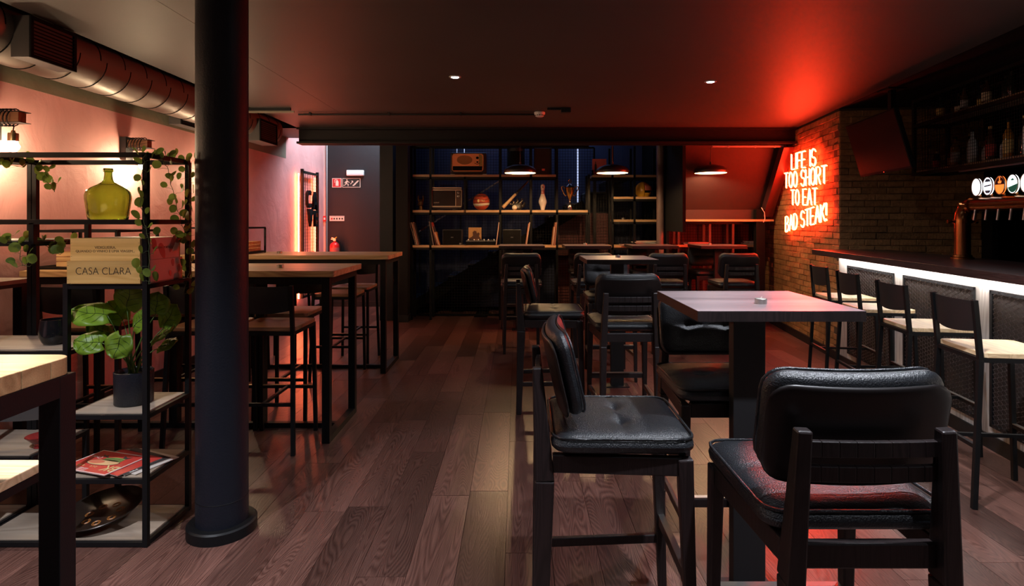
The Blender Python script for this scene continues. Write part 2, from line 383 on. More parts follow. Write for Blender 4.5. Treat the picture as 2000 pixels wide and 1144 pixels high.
# ================================================================ upholstered bar chair
def rr_pt(a, hw, hh, r):
    """point at polar parameter a (0..1 along perimeter) of a rounded rectangle"""
    segs = [2*(hh-r), PI*r/2, 2*(hw-r), PI*r/2]*2; L = sum(segs); s = (a % 1)*L
    x, y, d = hw, -(hh-r), 0
    st = [((hw, -(hh-r)), 'l', 90), ((hw-r, hh-r), 'c', 0), ((hw-r, hh), 'l', 180), ((-(hw-r), hh-r), 'c', 90), ((-hw, hh-r), 'l', 270), ((-(hw-r), -(hh-r)), 'c', 180), ((-(hw-r), -hh), 'l', 0), ((hw-r, -(hh-r)), 'c', 270)]
    for (p, t_, ang), l in zip(st, segs):
        if s <= l:
            if t_ == 'l': return (p[0]+s*math.cos(math.radians(ang)), p[1]+s*math.sin(math.radians(ang)))
            th = math.radians(ang)+s/r; return (p[0]+r*math.cos(th), p[1]+r*math.sin(th))
        s -= l
    return (hw, -(hh-r))
def cushion(hw, hh, th, r, tufts=(), seam=None, n=72, crown=0.010, edge=5):
    rings = [0.0, .1, .2, .3, .4, .5, .6, .7, .78, .85, .905, .945, .972, .99, 1.0]
    v = []; f = []
    def ztop(x, y, s):
        z = th/2*(1-s**(edge*2))**0.5 + crown*(1-s*s)
        for tx, ty in tufts:
            d2 = (x-tx)**2+(y-ty)**2; z -= 0.016*math.exp(-d2/(2*0.016**2))+0.006*math.exp(-d2/(2*0.05**2))
        if seam is not None and s < 0.97:
            z -= 0.005*math.exp(-((y-seam)**2)/(2*0.006**2)) if abs(x) < 10 else 0
        return z
    for side in (1, -1):
        for s in rings:
            for k in range(n if s else 1):
                a, b = rr_pt(k/n, hw, hh, r); x, y = a*s, b*s
                v.append((x, y, ztop(x, y, s) if side > 0 else -th/2*(1-s**(edge*2))**0.5))
    per = 1+(len(rings)-1)*n
    for side in (0, 1):
        o = side*per
        for k in range(n):
            t3 = (o, o+1+k, o+1+(k+1) % n); f.append(t3 if side == 0 else t3[::-1])
        for i in range(len(rings)-2):
            for k in range(n):
                a = o+1+i*n+k; b = o+1+i*n+(k+1) % n; c = o+1+(i+1)*n+(k+1) % n; d = o+1+(i+1)*n+k
                f.append((a, d, c, b) if side == 0 else (a, b, c, d))
    last = 1+(len(rings)-2)*n
    for k in range(n): f.append((last+k, per+last+k, per+last+(k+1) % n, last+(k+1) % n))
    return v, f
SH = 0.78
def back_map(p, cy=-0.215, cz=0.945, tilt=math.radians(13), bend=0.55):
    """cushion-plane (x, y, z) -> the upright backrest: x across, y up, z to the sitter; bowed"""
    x, y, z = p
    yy = z + bend*x*x            # sides curve towards the sitter
    zz = y
    q = Vector((x, yy, zz)); q = R(tilt, 'X') @ q
    return (q.x, q.y+cy, q.z+cz)
def make_chair(label):
    t = thing('bar_chair', label, 'chair')
    v, f = cushion(0.225, 0.225, 0.066, 0.05, ((-0.075, 0.01), (0.075, 0.01)), 0.01)
    MB().add(v, f, T(0, 0, SH-0.040)).build('seat', LEATHER, t, smooth=60)
    pts = [rr_pt(k/60, 0.221, 0.221, 0.05) for k in range(60)]
    MB().tube([(x, y, SH-0.0155) for x, y in pts], 0.0045, 6, closed=True).build('piping', LEATHER, bpy.data.objects[t.name].children[0], smooth=60)
    v, f = cushion(0.215, 0.135, 0.056, 0.055, ((-0.085, 0.0), (0.085, 0.0)), 0.0)
    v = [back_map((x, y, z+0.028)) for x, y, z in v]
    b = MB().add(v, f).build('backrest', LEATHER, t, smooth=60)
    pts = [rr_pt(k/60, 0.211, 0.131, 0.055) for k in range(60)]
    MB().tube([back_map((x, y, 0.05)) for x, y in pts], 0.004, 6, closed=True).build('piping', LEATHER, b, smooth=60)
    v, f = cushion(0.217, 0.127, 0.016, 0.055, (), None, crown=0, edge=8)
    v = [back_map((x, y-0.010, z-0.005)) for x, y, z in v]
    MB().add(v, f).build('back_shell', mat('back_shell_black', (0.006, 0.004, 0.004), 0.4), t, smooth=60)
    for s in (-1, 1):
        m = MB()
        m.bar((s*0.183, -0.262, 0), (s*0.176, -0.245, 0.62), 0.030, 0.040, 0.042, 0.062, up=(0, 1, 0))
        m.bar((s*0.176, -0.245, 0.62), (s*0.160, -0.268, 0.972), 0.042, 0.062, 0.034, 0.030, up=(0, 1, 0))
        m.build('leg', WENGE, t, bev=0.005)
        MB().bar((s*0.205, 0.215, 0), (s*0.198, 0.190, 0.70), 0.026, 0.030, 0.040, 0.048, up=(0, 1, 0)).build('leg', WENGE, t, bev=0.005)
        MB().bar((s*0.178, -0.22, 0.675), (s*0.198, 0.18, 0.675), 0.026, 0.058).build('side_rail', WENGE, t, bev=0.004)
        MB().bar((s*0.182, -0.25, 0.225), (s*0.203, 0.20, 0.235), 0.022, 0.032).build('stretcher', WENGE, t, bev=0.004)
    MB().bar((-0.178, 0.19, 0.675), (0.178, 0.19, 0.675), 0.026, 0.058).build('front_rail', WENGE, t, bev=0.004)
    MB().bar((-0.155, -0.235, 0.675), (0.155, -0.235, 0.675), 0.026, 0.058).build('rear_rail', WENGE, t, bev=0.004)
    ft = MB().bar((-0.195, 0.205, 0.31), (0.195, 0.205, 0.31), 0.024, 0.036).build('footrest', WENGE, t, bev=0.004)
    MB().bar((-0.19, 0.205, 0.330), (0.19, 0.205, 0.330), 0.022, 0.005).build('foot_plate', STEEL, ft)
    for z, y in ((0.925, -0.262), (0.868, -0.258)):
        m = MB(); k = 8
        for i in range(k):
            x0, x1 = -0.155+0.31*i/k, -0.155+0.31*(i+1)/k
            m.bar((x0, y+0.008*(x0/0.155)**2-0.002, z), (x1, y+0.008*(x1/0.155)**2-0.002, z), 0.016, 0.036)
        m.build('back_slat', WENGE, t, bev=0.002)
    for z in (0.77, ):
        for x in (-0.1, 0.1): pass
    MB().bx(-0.17, 0.17, -0.17, -0.14, 0.700, 0.712).build('seat_block', WENGE, t); MB().bx(-0.17, 0.17, 0.14, 0.17, 0.700, 0.712).build('seat_block', WENGE, t)
    return t
ch0 = make_chair('black leather bar chair seen from behind at the right foreground table')
ck = children(ch0)
NEAR, MID, BACKG = 'leather chairs round the foreground table', 'leather chairs round the middle table', 'leather chairs at the row of rear tables'
ch0.location = (0.800, 1.575, 0); ch0['group'] = NEAR
A = math.radians
def chair(x, y, deg, label, g): return copy_tree(ch0, (x, y, 0), A(deg), label, g, ck)
chair(0.335, 2.02, -91, 'black leather bar chair in profile left of the foreground table', NEAR)
chair(0.875, 2.55, 180, 'black leather bar chair facing us behind the foreground table', NEAR)
chair(0.275, 4.53, -90, 'black leather bar chair in profile left of the middle table', MID)
chair(0.735, 4.07, 1, 'black leather bar chair with its back to us before the middle table', MID)
chair(0.855, 5.43, 180, 'black leather bar chair facing us behind the middle table', MID)
chair(0.045, 6.58, 0, 'bar chair back to us at the leftmost rear table', BACKG)
chair(0.84, 6.60, 0, 'bar chair mostly hidden behind the middle table and its chairs', BACKG)
chair(1.655, 6.58, 0, 'bar chair back to us directly behind the right corner of the middle table', BACKG)
chair(2.43, 6.58, 0, 'bar chair back to us before the rightmost rear table', BACKG)
chair(0.00, 8.02, 180, 'bar chair facing us behind the leftmost rear table', BACKG)
chair(0.94, 8.02, 180, 'bar chair facing us behind the second rear table from the left', BACKG)
chair(1.77, 8.02, 180, 'bar chair facing us behind the third rear table, red lit edge', BACKG)
chair(2.62, 8.02, 180, 'bar chair facing us glowing red behind the rightmost rear table', BACKG)

# ================================================================ pedestal tables
def ped_table(x, y, px_, py_, label, g, s=0.30, pw=0.124, pd=0.05):
    t = thing('pedestal_table', label, 'table', (x, y, 0), 0, g)
    MB().bx(-s+0.0008, s-0.0008, -s+0.0008, s-0.0008, 1.1165, 1.118).build('sheen_layer', WENGE_SHEEN, t)  # thin layer carrying the painted sheen, so the edges below stay dark
    MB().bx(-s, s, -s, s, 1.080, 1.1165).build('tabletop', WENGE, t)
    MB().bx(px_-x-pw/2, px_-x+pw/2, py_-y-pd/2, py_-y+pd/2, 0.008, 1.078).build('pedestal', BLACKP, t, bev=0.002)
    MB().bx(px_-x-0.15, px_-x+0.15, py_-y-0.12, py_-y+0.12, 1.068, 1.078).build('top_bracket', BLACKP, t)
    MB().bx(px_-x-0.10, px_-x+0.10, py_-y-0.06, py_-y+0.06, 0.0, 0.008).build('foot_plate', BLACKP, t)
    return t
PT = 'dark square pedestal tables'
ped_table(0.942, 2.375, 0.90, 2.285, 'dark square bar table in the right foreground reflecting red and white', PT)
ped_table(0.880, 5.15, 0.872, 5.10, 'dark square bar table in the middle with a pale sheen', PT, pw=0.112)
for x, l in ((0.060, 'leftmost rear pedestal table under the left pendant lamp'), (0.926, 'second rear pedestal table from the left, holding a tealight'),
             (1.800, 'third rear pedestal table from the left, near the magazine pile'), (2.690, 'rightmost rear pedestal table beneath the right pendant lamp')):
    ped_table(x, 7.88, x-0.03, 7.74, l, PT, pw=0.095)

# ================================================================ tealights
WAX = mat('wax', (0.75, 0.72, 0.65), 0.5)
def tealight(x, y, z, label, s=1.0):
    t = thing('tealight', label, 'candle', (x, y, z), 0, 'tealights on the tables'); t.scale = (s, s, s)
    MB().lathe([(0, 0.0), (0.0195, 0.0), (0.0195, 0.016), (0.0185, 0.017), (0.0185, 0.012), (0, 0.012)], 24).build('cup', STEEL, t, smooth=40)
    w_ = MB().lathe([(0, 0.004), (0.018, 0.004), (0.018, 0.0135), (0, 0.0138)], 20).build('wax', WAX, t, smooth=40)
    MB().tube([(0, 0, 0.013), (0.001, 0, 0.02), (0.004, 0, 0.024)], 0.0008, 5).build('wick', WAX, w_)
ZT = 1.118
p = at(1500, 592, 2.20); tealight(p.x, 2.265, ZT, 'tealight on the foreground pedestal table', 1.15)
p = at(1207, 502, 5.15); tealight(p.x, 5.15, ZT, 'tealight on the middle pedestal table', 1.15)
p = at(1143, 477, 7.9); tealight(p.x, 7.9, ZT, 'tealight on the second rear table', 1.4)
p = at(1387, 475, 7.9); tealight(p.x, 7.9, ZT, 'tealight on the rightmost rear table', 1.2)
tealight(X(545, 4.0), 4.02, ZT, 'tealight on the nearer long wooden table', 1.2)
tealight(X(546, 5.8), 5.80, ZT, 'tealight on the farther long wooden table', 1.3)
tealight(X(1217, 8.6), 8.60, 1.452+0.012, 'tealight on the cubby shelf right of the pendant', 1.4)
tealight(X(900, 8.6), 8.58, 1.088+0.008, 'tealight on the record shelf before the left speaker', 1.4)

# ================================================================ long wooden tables
def long_table(xr, xl, y0, y1, label, staves=True, posts=(), near_leg=None, g='long wooden high tables', round_r=0.02, midy=None, ix=0.06, iy=0.02):
    t = thing('high_table', label, 'table', ((xl+xr)/2, (y0+y1)/2, 0), 0, g)
    n = max(6, int(round((y1-y0)/0.075))); L = (y1-y0)/n
    for i in range(n):      # butcher-block staves, each a board
        a, b = y0+i*L, y0+(i+1)*L
        m = MB(); r = round_r
        x1 = xr
        if i in (0, n-1) and r:
            cyy = a+r if i == 0 else b-r; sg = -1 if i == 0 else 1
            arc = [(xr-r+r*math.sin(th), cyy+sg*r*math.cos(th)) for th in [PI/2*k/6 for k in range(7)]]
            poly = [(xl, a), ] if i == 0 else [(xl, a), (xr, a)]
            if i == 0: poly = [(xl, a)]+arc+[(xr, b), (xl, b)]
            else: poly = [(xl, a), (xr, a)]+arc[::-1]+[(xl, b)]
        else: poly = [(xl, a+0.0004), (xr, a+0.0004), (xr, b-0.0004), (xl, b-0.0004)]
        m.prism(poly, 1.078, 1.118)
        m.build('board', PINE, t, world=True, bev=0.002)
    ly0, ly1 = y0+iy, y1-iy
    for x in (xr-ix, xl+0.06):
        for y in (ly0, ly1-0.05):
            MB().bx(x-0.025, x+0.025, y, y+0.05, 0.0, 1.078).build('leg', BLACKM, t, world=True, bev=0.002)
        MB().bx(x-0.025, x+0.025, ly0+0.05, ly1-0.05, 0.0, 0.04).build('floor_runner', BLACKM, t, world=True)
        MB().bx(x-0.025, x+0.025, ly0+0.05, ly1-0.05, 1.03, 1.078).build('top_rail', BLACKM, t, world=True)
    for y in (ly0, ly1-0.04): MB().bx(xl+0.085, xr-0.085, y, y+0.04, 1.03, 1.078).build('top_rail', BLACKM, t, world=True)
    my = midy or (y0+y1)/2
    MB().bx(xl+0.085, xr-0.085, my-0.02, my+0.02, 0.0, 0.035).build('floor_rail', BLACKM, t, world=True)
    for x in posts: MB().bx(x-0.028, x+0.028, my-0.028, my+0.028, 0.035, 1.078).build('post', BLACKM, t, world=True)
    return t
long_table(-1.177, -3.20, 3.75, 4.43, 'long pine-topped high table beside the column, the nearer of the far pair', posts=(-1.785, -2.39), midy=4.08)
long_table(-1.204, -3.20, 5.48, 6.14, 'long pine-topped high table farthest back along the pink wall', posts=(-1.9, -2.6), midy=5.72)
t0 = long_table(-1.056, -2.05, 0.62, 1.40, 'nearest pine-topped high table cut off by the left edge, very bright top', round_r=0.045, midy=1.0, ix=0.022, iy=0.006)

# ================================================================ metal bar stools
def make_stool(label, seatmat):
    t = thing('bar_stool', label, 'stool')
    SW = 0.19
    for s in (-1, 1):
        m = MB(); m.bar((s*0.196, -0.235, 0), (s*0.178, -0.195, 0.74), 0.024, 0.024, up=(0, 1, 0)); m.bar((s*0.178, -0.195, 0.74), (s*0.178, -0.222, 1.04), 0.024, 0.024, up=(0, 1, 0))
        m.build('leg', BLACKM, t, bev=0.002)
        MB().bar((s*0.185, 0.20, 0), (s*0.178, 0.175, 0.752), 0.024, 0.024, up=(0, 1, 0)).build('leg', BLACKM, t, bev=0.002)
        MB().bar((s*0.178, -0.185, 0.741), (s*0.178, 0.165, 0.741), 0.022).build('seat_rail', BLACKM, t)
    for yy_ in (-0.193, 0.175): MB().bar((-0.166, yy_, 0.741), (0.166, yy_, 0.741), 0.022).build('cross_rail', BLACKM, t)
    m = MB(); pts = [rr_pt(k/48, SW, 0.19, 0.022) for k in range(48)]
    m.prism(pts, 0.753, 0.778); m.build('seat', seatmat, t, bev=0.003)
    # curved sheet backrest
    v = []; f = []; nx, nz = 14, 6
    for side in (0, 1):
        for i in range(nx+1):
            x = -0.168+0.336*i/nx; u = x/0.168
            for j in range(nz+1):
                w_ = j/nz; z0 = 0.885-0.018*(1-u*u); z = z0+(1.035-z0)*w_
                y = -0.208-0.012*w_-0.030*(1-u*u)+side*0.004
                v.append((x, y, z))
    P = (nx+1)*(nz+1)
    for i in range(nx):
        for j in range(nz):
            a = i*(nz+1)+j; q_ = (a, a+1, a+nz+2, a+nz+1); f.append(q_); f.append(tuple(P+k for k in q_[::-1]))
    for i in range(nx):
        for j in (0, nz):
            a = i*(nz+1)+j; b = a+nz+1; f.append((a, b, P+b, P+a))
    MB().add(v, f).build('backrest', BLACKP, t, smooth=50)
    MB().bar((-0.188, -0.218, 0.307), (0.188, -0.218, 0.307), 0.020).build('rear_stretcher', BLACKM, t)
    MB().bar((0, -0.21, 0.307), (0, 0.185, 0.307), 0.018).build('cross_stretcher', BLACKM, t)
    ft = MB().bar((-0.182, 0.19, 0.305), (0.182, 0.19, 0.305), 0.020).build('footrest', BLACKM, t)
    MB().bar((-0.172, 0.19, 0.3165), (0.172, 0.19, 0.3165), 0.022, 0.004).build('foot_plate', STEEL if seatmat is SEATW else BRASS, ft)
    return t
rzb = -PI/2-math.atan(0.125)
BG = 'pale-seated stools along the bar'
def spos(bx_, by_): return Vector((bx_, by_, 0))+bd*0.18+bn*0.21
s0 = make_stool('pale-seated bar stool nearest to us at the bar', SEATW); sk = children(s0)
p = spos(2.31, 2.93); s0.location = p; s0.rotation_euler = (0, 0, rzb); s0['group'] = BG
for (bx_, by_), l in (((2.42, 3.62), 'pale-seated bar stool second from us at the bar'), ((2.565, 4.38), 'pale-seated bar stool third from us at the bar'),
                      ((2.69, 5.05), 'pale-seated bar stool farthest away at the bar, by the brick wall')):
    copy_tree(s0, spos(bx_, by_), rzb, l, BG, sk)
copy_tree(s0, spos(2.235, 2.20), rzb, 'bar stool at the right picture edge showing only its footrest corner', BG, sk)
WG = 'brown-seated stools at the long wooden tables'
w0 = make_stool('brown-seated stool beside the column, right end of the nearer long table', RUSTIC); wk = children(w0)
w0.location = (-1.57, 3.815, 0); w0['group'] = WG
def st(x, y, d, l): return copy_tree(w0, (x, y, 0), A(d), l, WG, wk)
st(-1.985, 3.815, 0, 'brown-seated stool left of the column, right of the potted plant leaves')
st(-2.765, 3.80, 0, 'brown-seated stool behind the black cup shelf, back towards us')
st(-1.695, 4.36, 180, 'brown-seated stool on the far side of the nearer long table')
st(-2.45, 4.36, 180, 'stool on the far side of the nearer long table, left half')
st(-1.665, 5.47, 0, 'brown-seated stool on the near side of the farthest long table')
st(-2.60, 5.47, 0, 'stool on the near side of the farthest long table, toward the pink wall')
st(-1.675, 6.02, 180, 'brown-seated stool on the far side of the farthest long table')
st(-2.40, 6.02, 180, 'stool on the far side of the farthest long table, left half')
s3 = copy_tree(s0, (-1.49, 1.425, 0), A(180), 'stool tucked under the nearest table at the lower left corner', WG, sk)

# ================================================================ wall counter at far left
t = thing('wall_counter', 'narrow pale-topped counter fixed to the pink wall at the left edge', 'counter', (-2.99, 2.4, 0))
MB().bx(-3.249, -2.73, 1.6, 3.31, 1.095, 1.118).build('countertop', SHELFW, t, world=True, bev=0.002)
MB().bx(-3.249, -2.74, 1.6, 3.30, 1.075, 1.095).build('frame', BLACKM, t, world=True)
MB().bx(-2.80, -2.75, 3.24, 3.29, 0, 1.075).build('leg', BLACKM, t, world=True)

# ================================================================ divider shelf unit
XR, YF, YB = -1.64, 2.58, 2.91
t = thing('shelf_divider', 'open black metal shelf divider with pale planks and hanging vines', 'shelf', ((XR-2.4)/2, (YF+YB)/2, 0))
sq = 0.022
def B(name, p, q, wd=sq, m=BLACKM, par=None): return MB().bar(p, q, wd).build(name, m, par or t, world=True, bev=0.001)
for x in (XR, -2.40, -3.12):
    for y in (YF, YB): B('post', (x, y, 0), (x, y, 1.73))
for y in (YB,): B('post', (-2.425, y, 0), (-2.425, y, 1.73))
for y in (YF, ): B('post', (-1.99, y, 0), (-1.99, y, 1.163))
B('post', (-1.99, YB, 0), (-1.99, YB, 1.163)); B('post', (-2.15, YB, 0.0), (-2.15, YB, 0.40))
for z in (1.73, 1.437-0.003):
    for y in (YF, YB): B('rail', (-3.12, y, z), (XR, y, z))
    for x in (XR, -2.40, -3.12): B('rail', (x, YF, z), (x, YB, z))
for y in (YF, YB): B('post', (-2.14, y, 1.335), (-2.14, y, 1.43))
def plank(x0, x1, z, m=SHELFW, lip=True):
    MB().bx(x0+0.012, x1-0.012, YF+0.008, YB-0.008, z-0.014, z).build('plank', m, t, world=True)
    for y in (YF, YB): B('rail', (x0, y, z-0.015), (x1, y, z-0.015), 0.020)
    for x in (x0, x1): B('rail', (x, YF, z-0.015), (x, YB, z-0.015), 0.020)
plank(-3.12, -2.14, 1.352); plank(-1.99, XR, 1.163); plank(-3.12, -1.99, 0.870); plank(-1.99, XR, 0.588)
plank(-3.12, -2.15, 0.402); plank(-1.99, XR, 0.305); plank(-2.40, XR, 0.028); plank(-3.12, -2.43, 0.028)
MB().bx(-2.12, XR-0.012, YF+0.008, YB-0.008, 1.426, 1.434).build('plank', mat('smoked_board', (0.03, 0.028, 0.028), 0.4), t, world=True)

# wine crates
CR = mat('pink_printed_wood', (0.85, 0.52, 0.44), 0.55, var=0.08, vscale=6)
CRP = wood('crate_pine', (0.62, 0.34, 0.09), (0.82, 0.50, 0.17), 0, 0.5, 9, (10, 0.8, 10), 0.05)
def crate(x0, x1, y0, y1, z0, z1, label):
    t = thing('wine_crate', label, 'crate', ((x0+x1)/2, (y0+y1)/2, z0), 0, 'stacked printed wine crates')
    th = 0.008
    MB().bx(x0, x1, y0, y0+th, z0, z1).build('front_panel', CRP, t, world=True, bev=0.001)
    MB().bx(x1-th, x1, y0+th, y1-th, z0, z1).build('side_panel', CR, t, world=True, bev=0.001)
    MB().bx(x0, x0+th, y0+th, y1-th, z0, z1).build('side_panel', CRP, t, world=True)
    MB().bx(x0, x1, y1-th, y1, z0, z1).build('back_panel', CRP, t, world=True)
    MB().bx(x0+th, x1-th, y0+th, y1-th, z1-0.006, z1).build('lid', CRP, t, world=True)
    for x in (x0+0.006, x1-0.006):
        for z in (z0+0.02, z1-0.02): MB().lathe([(0, 0), (0.0012, 0), (0.0012, 0.0006), (0, 0.0006)], 6, T(x, y0-0.0002, z) @ R(PI/2, 'X')).build('nail', INK, t, world=True)
    return t
x0c = X(131, YF-0.02); xrc = XR-0.012
c1 = crate(x0c, xrc, YF-0.022, YB-0.03, 1.163, 1.263, 'lower pine wine crate printed CASA CLARA under a smaller crate')
c2 = crate(x0c+0.014, xrc-0.002, YF-0.020, YB-0.045, 1.2635, 1.362, 'upper pine wine crate with two lines of small print')
I1 = rootmat(c1).inverted(); I2 = rootmat(c2).inverted()
ym = YF-0.0225
text('lettering', 'CASA CLARA', 0.046, INK, c1, I1 @ T(X(208.5, YF), ym, Z(529, YF)) @ FACE, 0.0003, sx=0.96, offset=-0.0007, width=0.242)
ln = MB().bar((X(227, YF), ym, Z(533, YF)), (X(241, YF), ym, Z(531, YF)), 0.0008, 0.0015); ln.build('lettering', INK, c1, world=True)
text('lettering', 'VIDIGUEIRA,', 0.017, mat('brown_ink', (0.16, 0.08, 0.03), 0.7), c2, I2 @ T(X(212, YF), YF-0.0205, Z(483, YF)) @ FACE, 0.0003)
text('lettering', 'QUANDO O VINHO E UMA VIAGEM...', 0.0155, MATS['brown_ink'], c2, I2 @ T(X(212, YF), YF-0.0205, Z(490, YF)) @ FACE, 0.0003)
SIDE = R(PI/2, 'Z') @ R(PI/2, 'X')
text('lettering', 'VIDIGUEIRA - PORTUGAL', 0.014, MATS['brown_ink'], c2, I2 @ T(xrc-0.0015, (YF+YB)/2-0.02, 1.315) @ SIDE, 0.0003)
RS = mat('red_stain_print', (0.62, 0.16, 0.13), 0.6)
def blot(par, cy, cz, ry, rz_, rot, xx):
    m = MB(); pts = [(ry*math.cos(a)*(1+0.25*math.sin(a)), rz_*math.sin(a)) for a in [2*PI*k/20 for k in range(20)]]
    M = T(xx, cy, cz) @ SIDE @ R(rot, 'Z'); m.prism(pts, 0, 0.0006, M); m.build('printed_blot', RS, par, world=True)
for cy, cz, ry, rz_, rot in ((2.66, 1.33, .018, .03, .3), (2.72, 1.30, .02, .04, .5), (2.80, 1.33, .016, .045, -.5), (2.85, 1.345, .03, .012, .2)): blot(c2, cy, cz, ry, rz_, rot, xrc-0.002)
for cy, cz, ry, rz_, rot in ((2.80, 1.24, .012, .018, .2), (2.78, 1.19, .01, .015, .4), (2.85, 1.21, .012, .02, 0)): blot(c1, cy, cz, ry, rz_, rot, xrc)

# demijohn
GG = mat('green_glass', (0.64, 0.90, 0.26), 0.03, trans=1.0, ior=1.45)
t = thing('demijohn', 'round-shouldered green glass demijohn standing on the shelf divider', 'bottle', (X(211.5, 2.75), 2.75, 1.437))
s_ = 0.094
prof = [(0, 0.006), (0.045, 0.002), (0.072, 0.003), (0.080, 0.010), (0.084, 0.03), (0.089, 0.07), (0.0935, 0.105), (0.0935, 0.122), (0.088, 0.140), (0.070, 0.158), (0.044, 0.172), (0.026, 0.184), (0.019, 0.196), (0.0165, 0.215), (0.0165, 0.238)]
inner = [(r-(0.010 if r > 0.03 else 0.004), z+0.0) for r, z in prof[::-1] if r > 0.006 and z > 0.009]+[(0, 0.022)]
MB().lathe(prof+inner, 48).build('body', GG, t, smooth=60)
MB().lathe([(0.0168, 0.232), (0.0205, 0.234), (0.0205, 0.246), (0.0185, 0.249), (0.014, 0.249), (0.0125, 0.24)], 32).build('lip', GG, t, smooth=60)

# black cup
t = thing('cup', 'rounded glossy black ceramic cup on the left shelf plank', 'cup', (X(100, 2.68), 2.70, 0.871))
k = 1.06
MB().lathe([(r*k, z*k) for r, z in [(0, 0), (0.036, 0), (0.045, 0.010), (0.056, 0.035), (0.057, 0.055), (0.053, 0.085), (0.050, 0.108), (0.048, 0.108), (0.050, 0.085), (0.053, 0.05), (0.04, 0.012), (0, 0.01)]], 40).build('body', mat('glossy_black', (0.008, 0.008, 0.009), 0.12), t, smooth=60)

# potted plant
t = thing('potted_plant', 'broad-leaved green plant in a dark cylindrical pot on the divider', 'plant', (-1.795, 2.735, 0.589))
pot = MB().lathe([(0, 0), (0.076, 0), (0.080, 0.004), (0.0815, 0.150), (0.078, 0.152), (0.074, 0.148), (0.074, 0.120), (0, 0.120)], 40).build('pot', mat('dark_glazed_pot', (0.010, 0.011, 0.016), 0.3, bump=0.4, bscale=150), t, smooth=60)
MB().lathe([(0, 0.118), (0.0735, 0.118), (0.0735, 0.128), (0, 0.132)], 24).build('soil', mat('potting_soil', (0.03, 0.016, 0.010), 0.95, bump=1, bscale=90), pot)
LG = leafy('leaf_green', (0.22, 0.36, 0.03), 0.38); LGD = mat('leaf_vein', (0.035, 0.07, 0.012), 0.4)
def leaf_mesh(L, W, cup=0.12):
    v = []; f = []; n = 10; m = 8
    out = []
    for i in range(n+1):
        u = i/n
        wd = W*(math.sin(PI*min(1, u*0.93+0.07))**0.55) if u < 0.98 else W*0.06
        out.append(wd)
    for i in range(n+1):
        u = i/n
        for j in range(-m//2, m//2+1):
            s = j/(m/2); x = s*out[i]
            notch = -0.14*L*max(0, (abs(s)-0.25))*(1-u)**3*1.5
            y = u*L+notch
            z = -cup*x*x/W + 0.006*math.sin(9*u+abs(s)*5) - 0.25*L*u*u*0.5
            v.append((x, y, z))
    c = m+1
    for i in range(n):
        for j in range(m): a = i*c+j; f.append((a, a+1, a+c+1, a+c))
    return v, f
def leaf_obj(par, base, rx, ry, rz_, L, W):
    v, f = leaf_mesh(L, W); M = T(*base) @ R(rz_, 'Z') @ R(ry, 'Y') @ R(rx, 'X')
    o = MB().add(v, f, M).build('leaf', LG, par, smooth=180)
    o.modifiers.new('thick', 'SOLIDIFY').thickness = 0.0012
    m = MB()
    def zz(x, y): u = y/L; return -0.12*x*x/W-0.125*L*u*u+0.0018+0.006*math.sin(9*u+abs(x/W)*5)
    m.tube([(0, y, zz(0, y)) for y in [L*k/8*0.95 for k in range(9)]], 0.0013, 4, M=M)
    for a0 in (0.12, 0.35, 0.55):
        for s in (-1, 1): m.tube([(s*W*0.75*q_, L*(a0+0.22*q_), zz(s*W*0.75*q_, L*(a0+0.22*q_))) for q_ in (0, .33, .66, 1)], 0.0009, 4, M=M)
    m.build('vein', LGD, o)
    return o
SK = mat('leaf_stalk', (0.06, 0.12, 0.02), 0.4)
# (px, py of the leaf's stalk joint, y offset, pitch, roll, heading, length, width)
LV = [((262, 636), -0.02, 1.15, 0.1, 2.2-0.9, 0.115, 0.056, 'a'), ]
def plant_leaf(px, py, D, ang, L, W, pitch, roll=0.0):
    """leaf joint at px,py at depth D; ang = direction of the tip in the picture plane (deg, 0 right, 90 up); blade faces the viewer and up"""
    b = at(px, py, D)-Vector(t.location)
    a = A(ang)
    d = Vector((math.cos(a), -0.25, math.sin(a))).normalized()
    nrm = Vector((0.15, -math.cos(pitch), math.sin(pitch))).normalized()
    x = d.cross(nrm).normalized(); nrm = x.cross(d).normalized()
    M = Matrix(((x.x, d.x, nrm.x, b.x), (x.y, d.y, nrm.y, b.y), (x.z, d.z, nrm.z, b.z), (0, 0, 0, 1)))
    L *= 1.22; W *= 1.25
    v, f = leaf_mesh(L, W)
    o = MB().add(v, f, M).build('leaf', LG, t, smooth=180)
    o.modifiers.new('thick', 'SOLIDIFY').thickness = 0.0012
    m = MB()
    def zz(x_, y): u = y/L; return -0.12*x_*x_/W-0.125*L*u*u+0.0012+0.006*math.sin(9*u+abs(x_/W)*5)
    m.tube([(0, y, zz(0, y)) for y in [L*k/8*0.95 for k in range(9)]], 0.0012, 4, M=M)
    for a0 in (0.10, 0.33, 0.55):
        for s in (-1, 1): m.tube([(s*W*0.7*q_, L*(a0+0.20*q_), zz(s*W*0.7*q_, L*(a0+0.20*q_))) for q_ in (0, .33, .66, 1)], 0.0008, 4, M=M)
    m.build('vein', LGD, o)
    c = Vector((random.uniform(-0.02, 0.02), random.uniform(-0.02, 0.02), 0.125))
    mid = c*0.5+b*0.5+Vector((0, 0, 0.035))
    MB().tube([c, c*0.65+mid*0.35+Vector((0, 0, 0.02)), mid, b*0.6+mid*0.4+Vector((0, 0, 0.005)), b], [0.0045, 0.0035, 0.0028, 0.0022, 0.002], 6).build('stalk', SK, t, smooth=180)
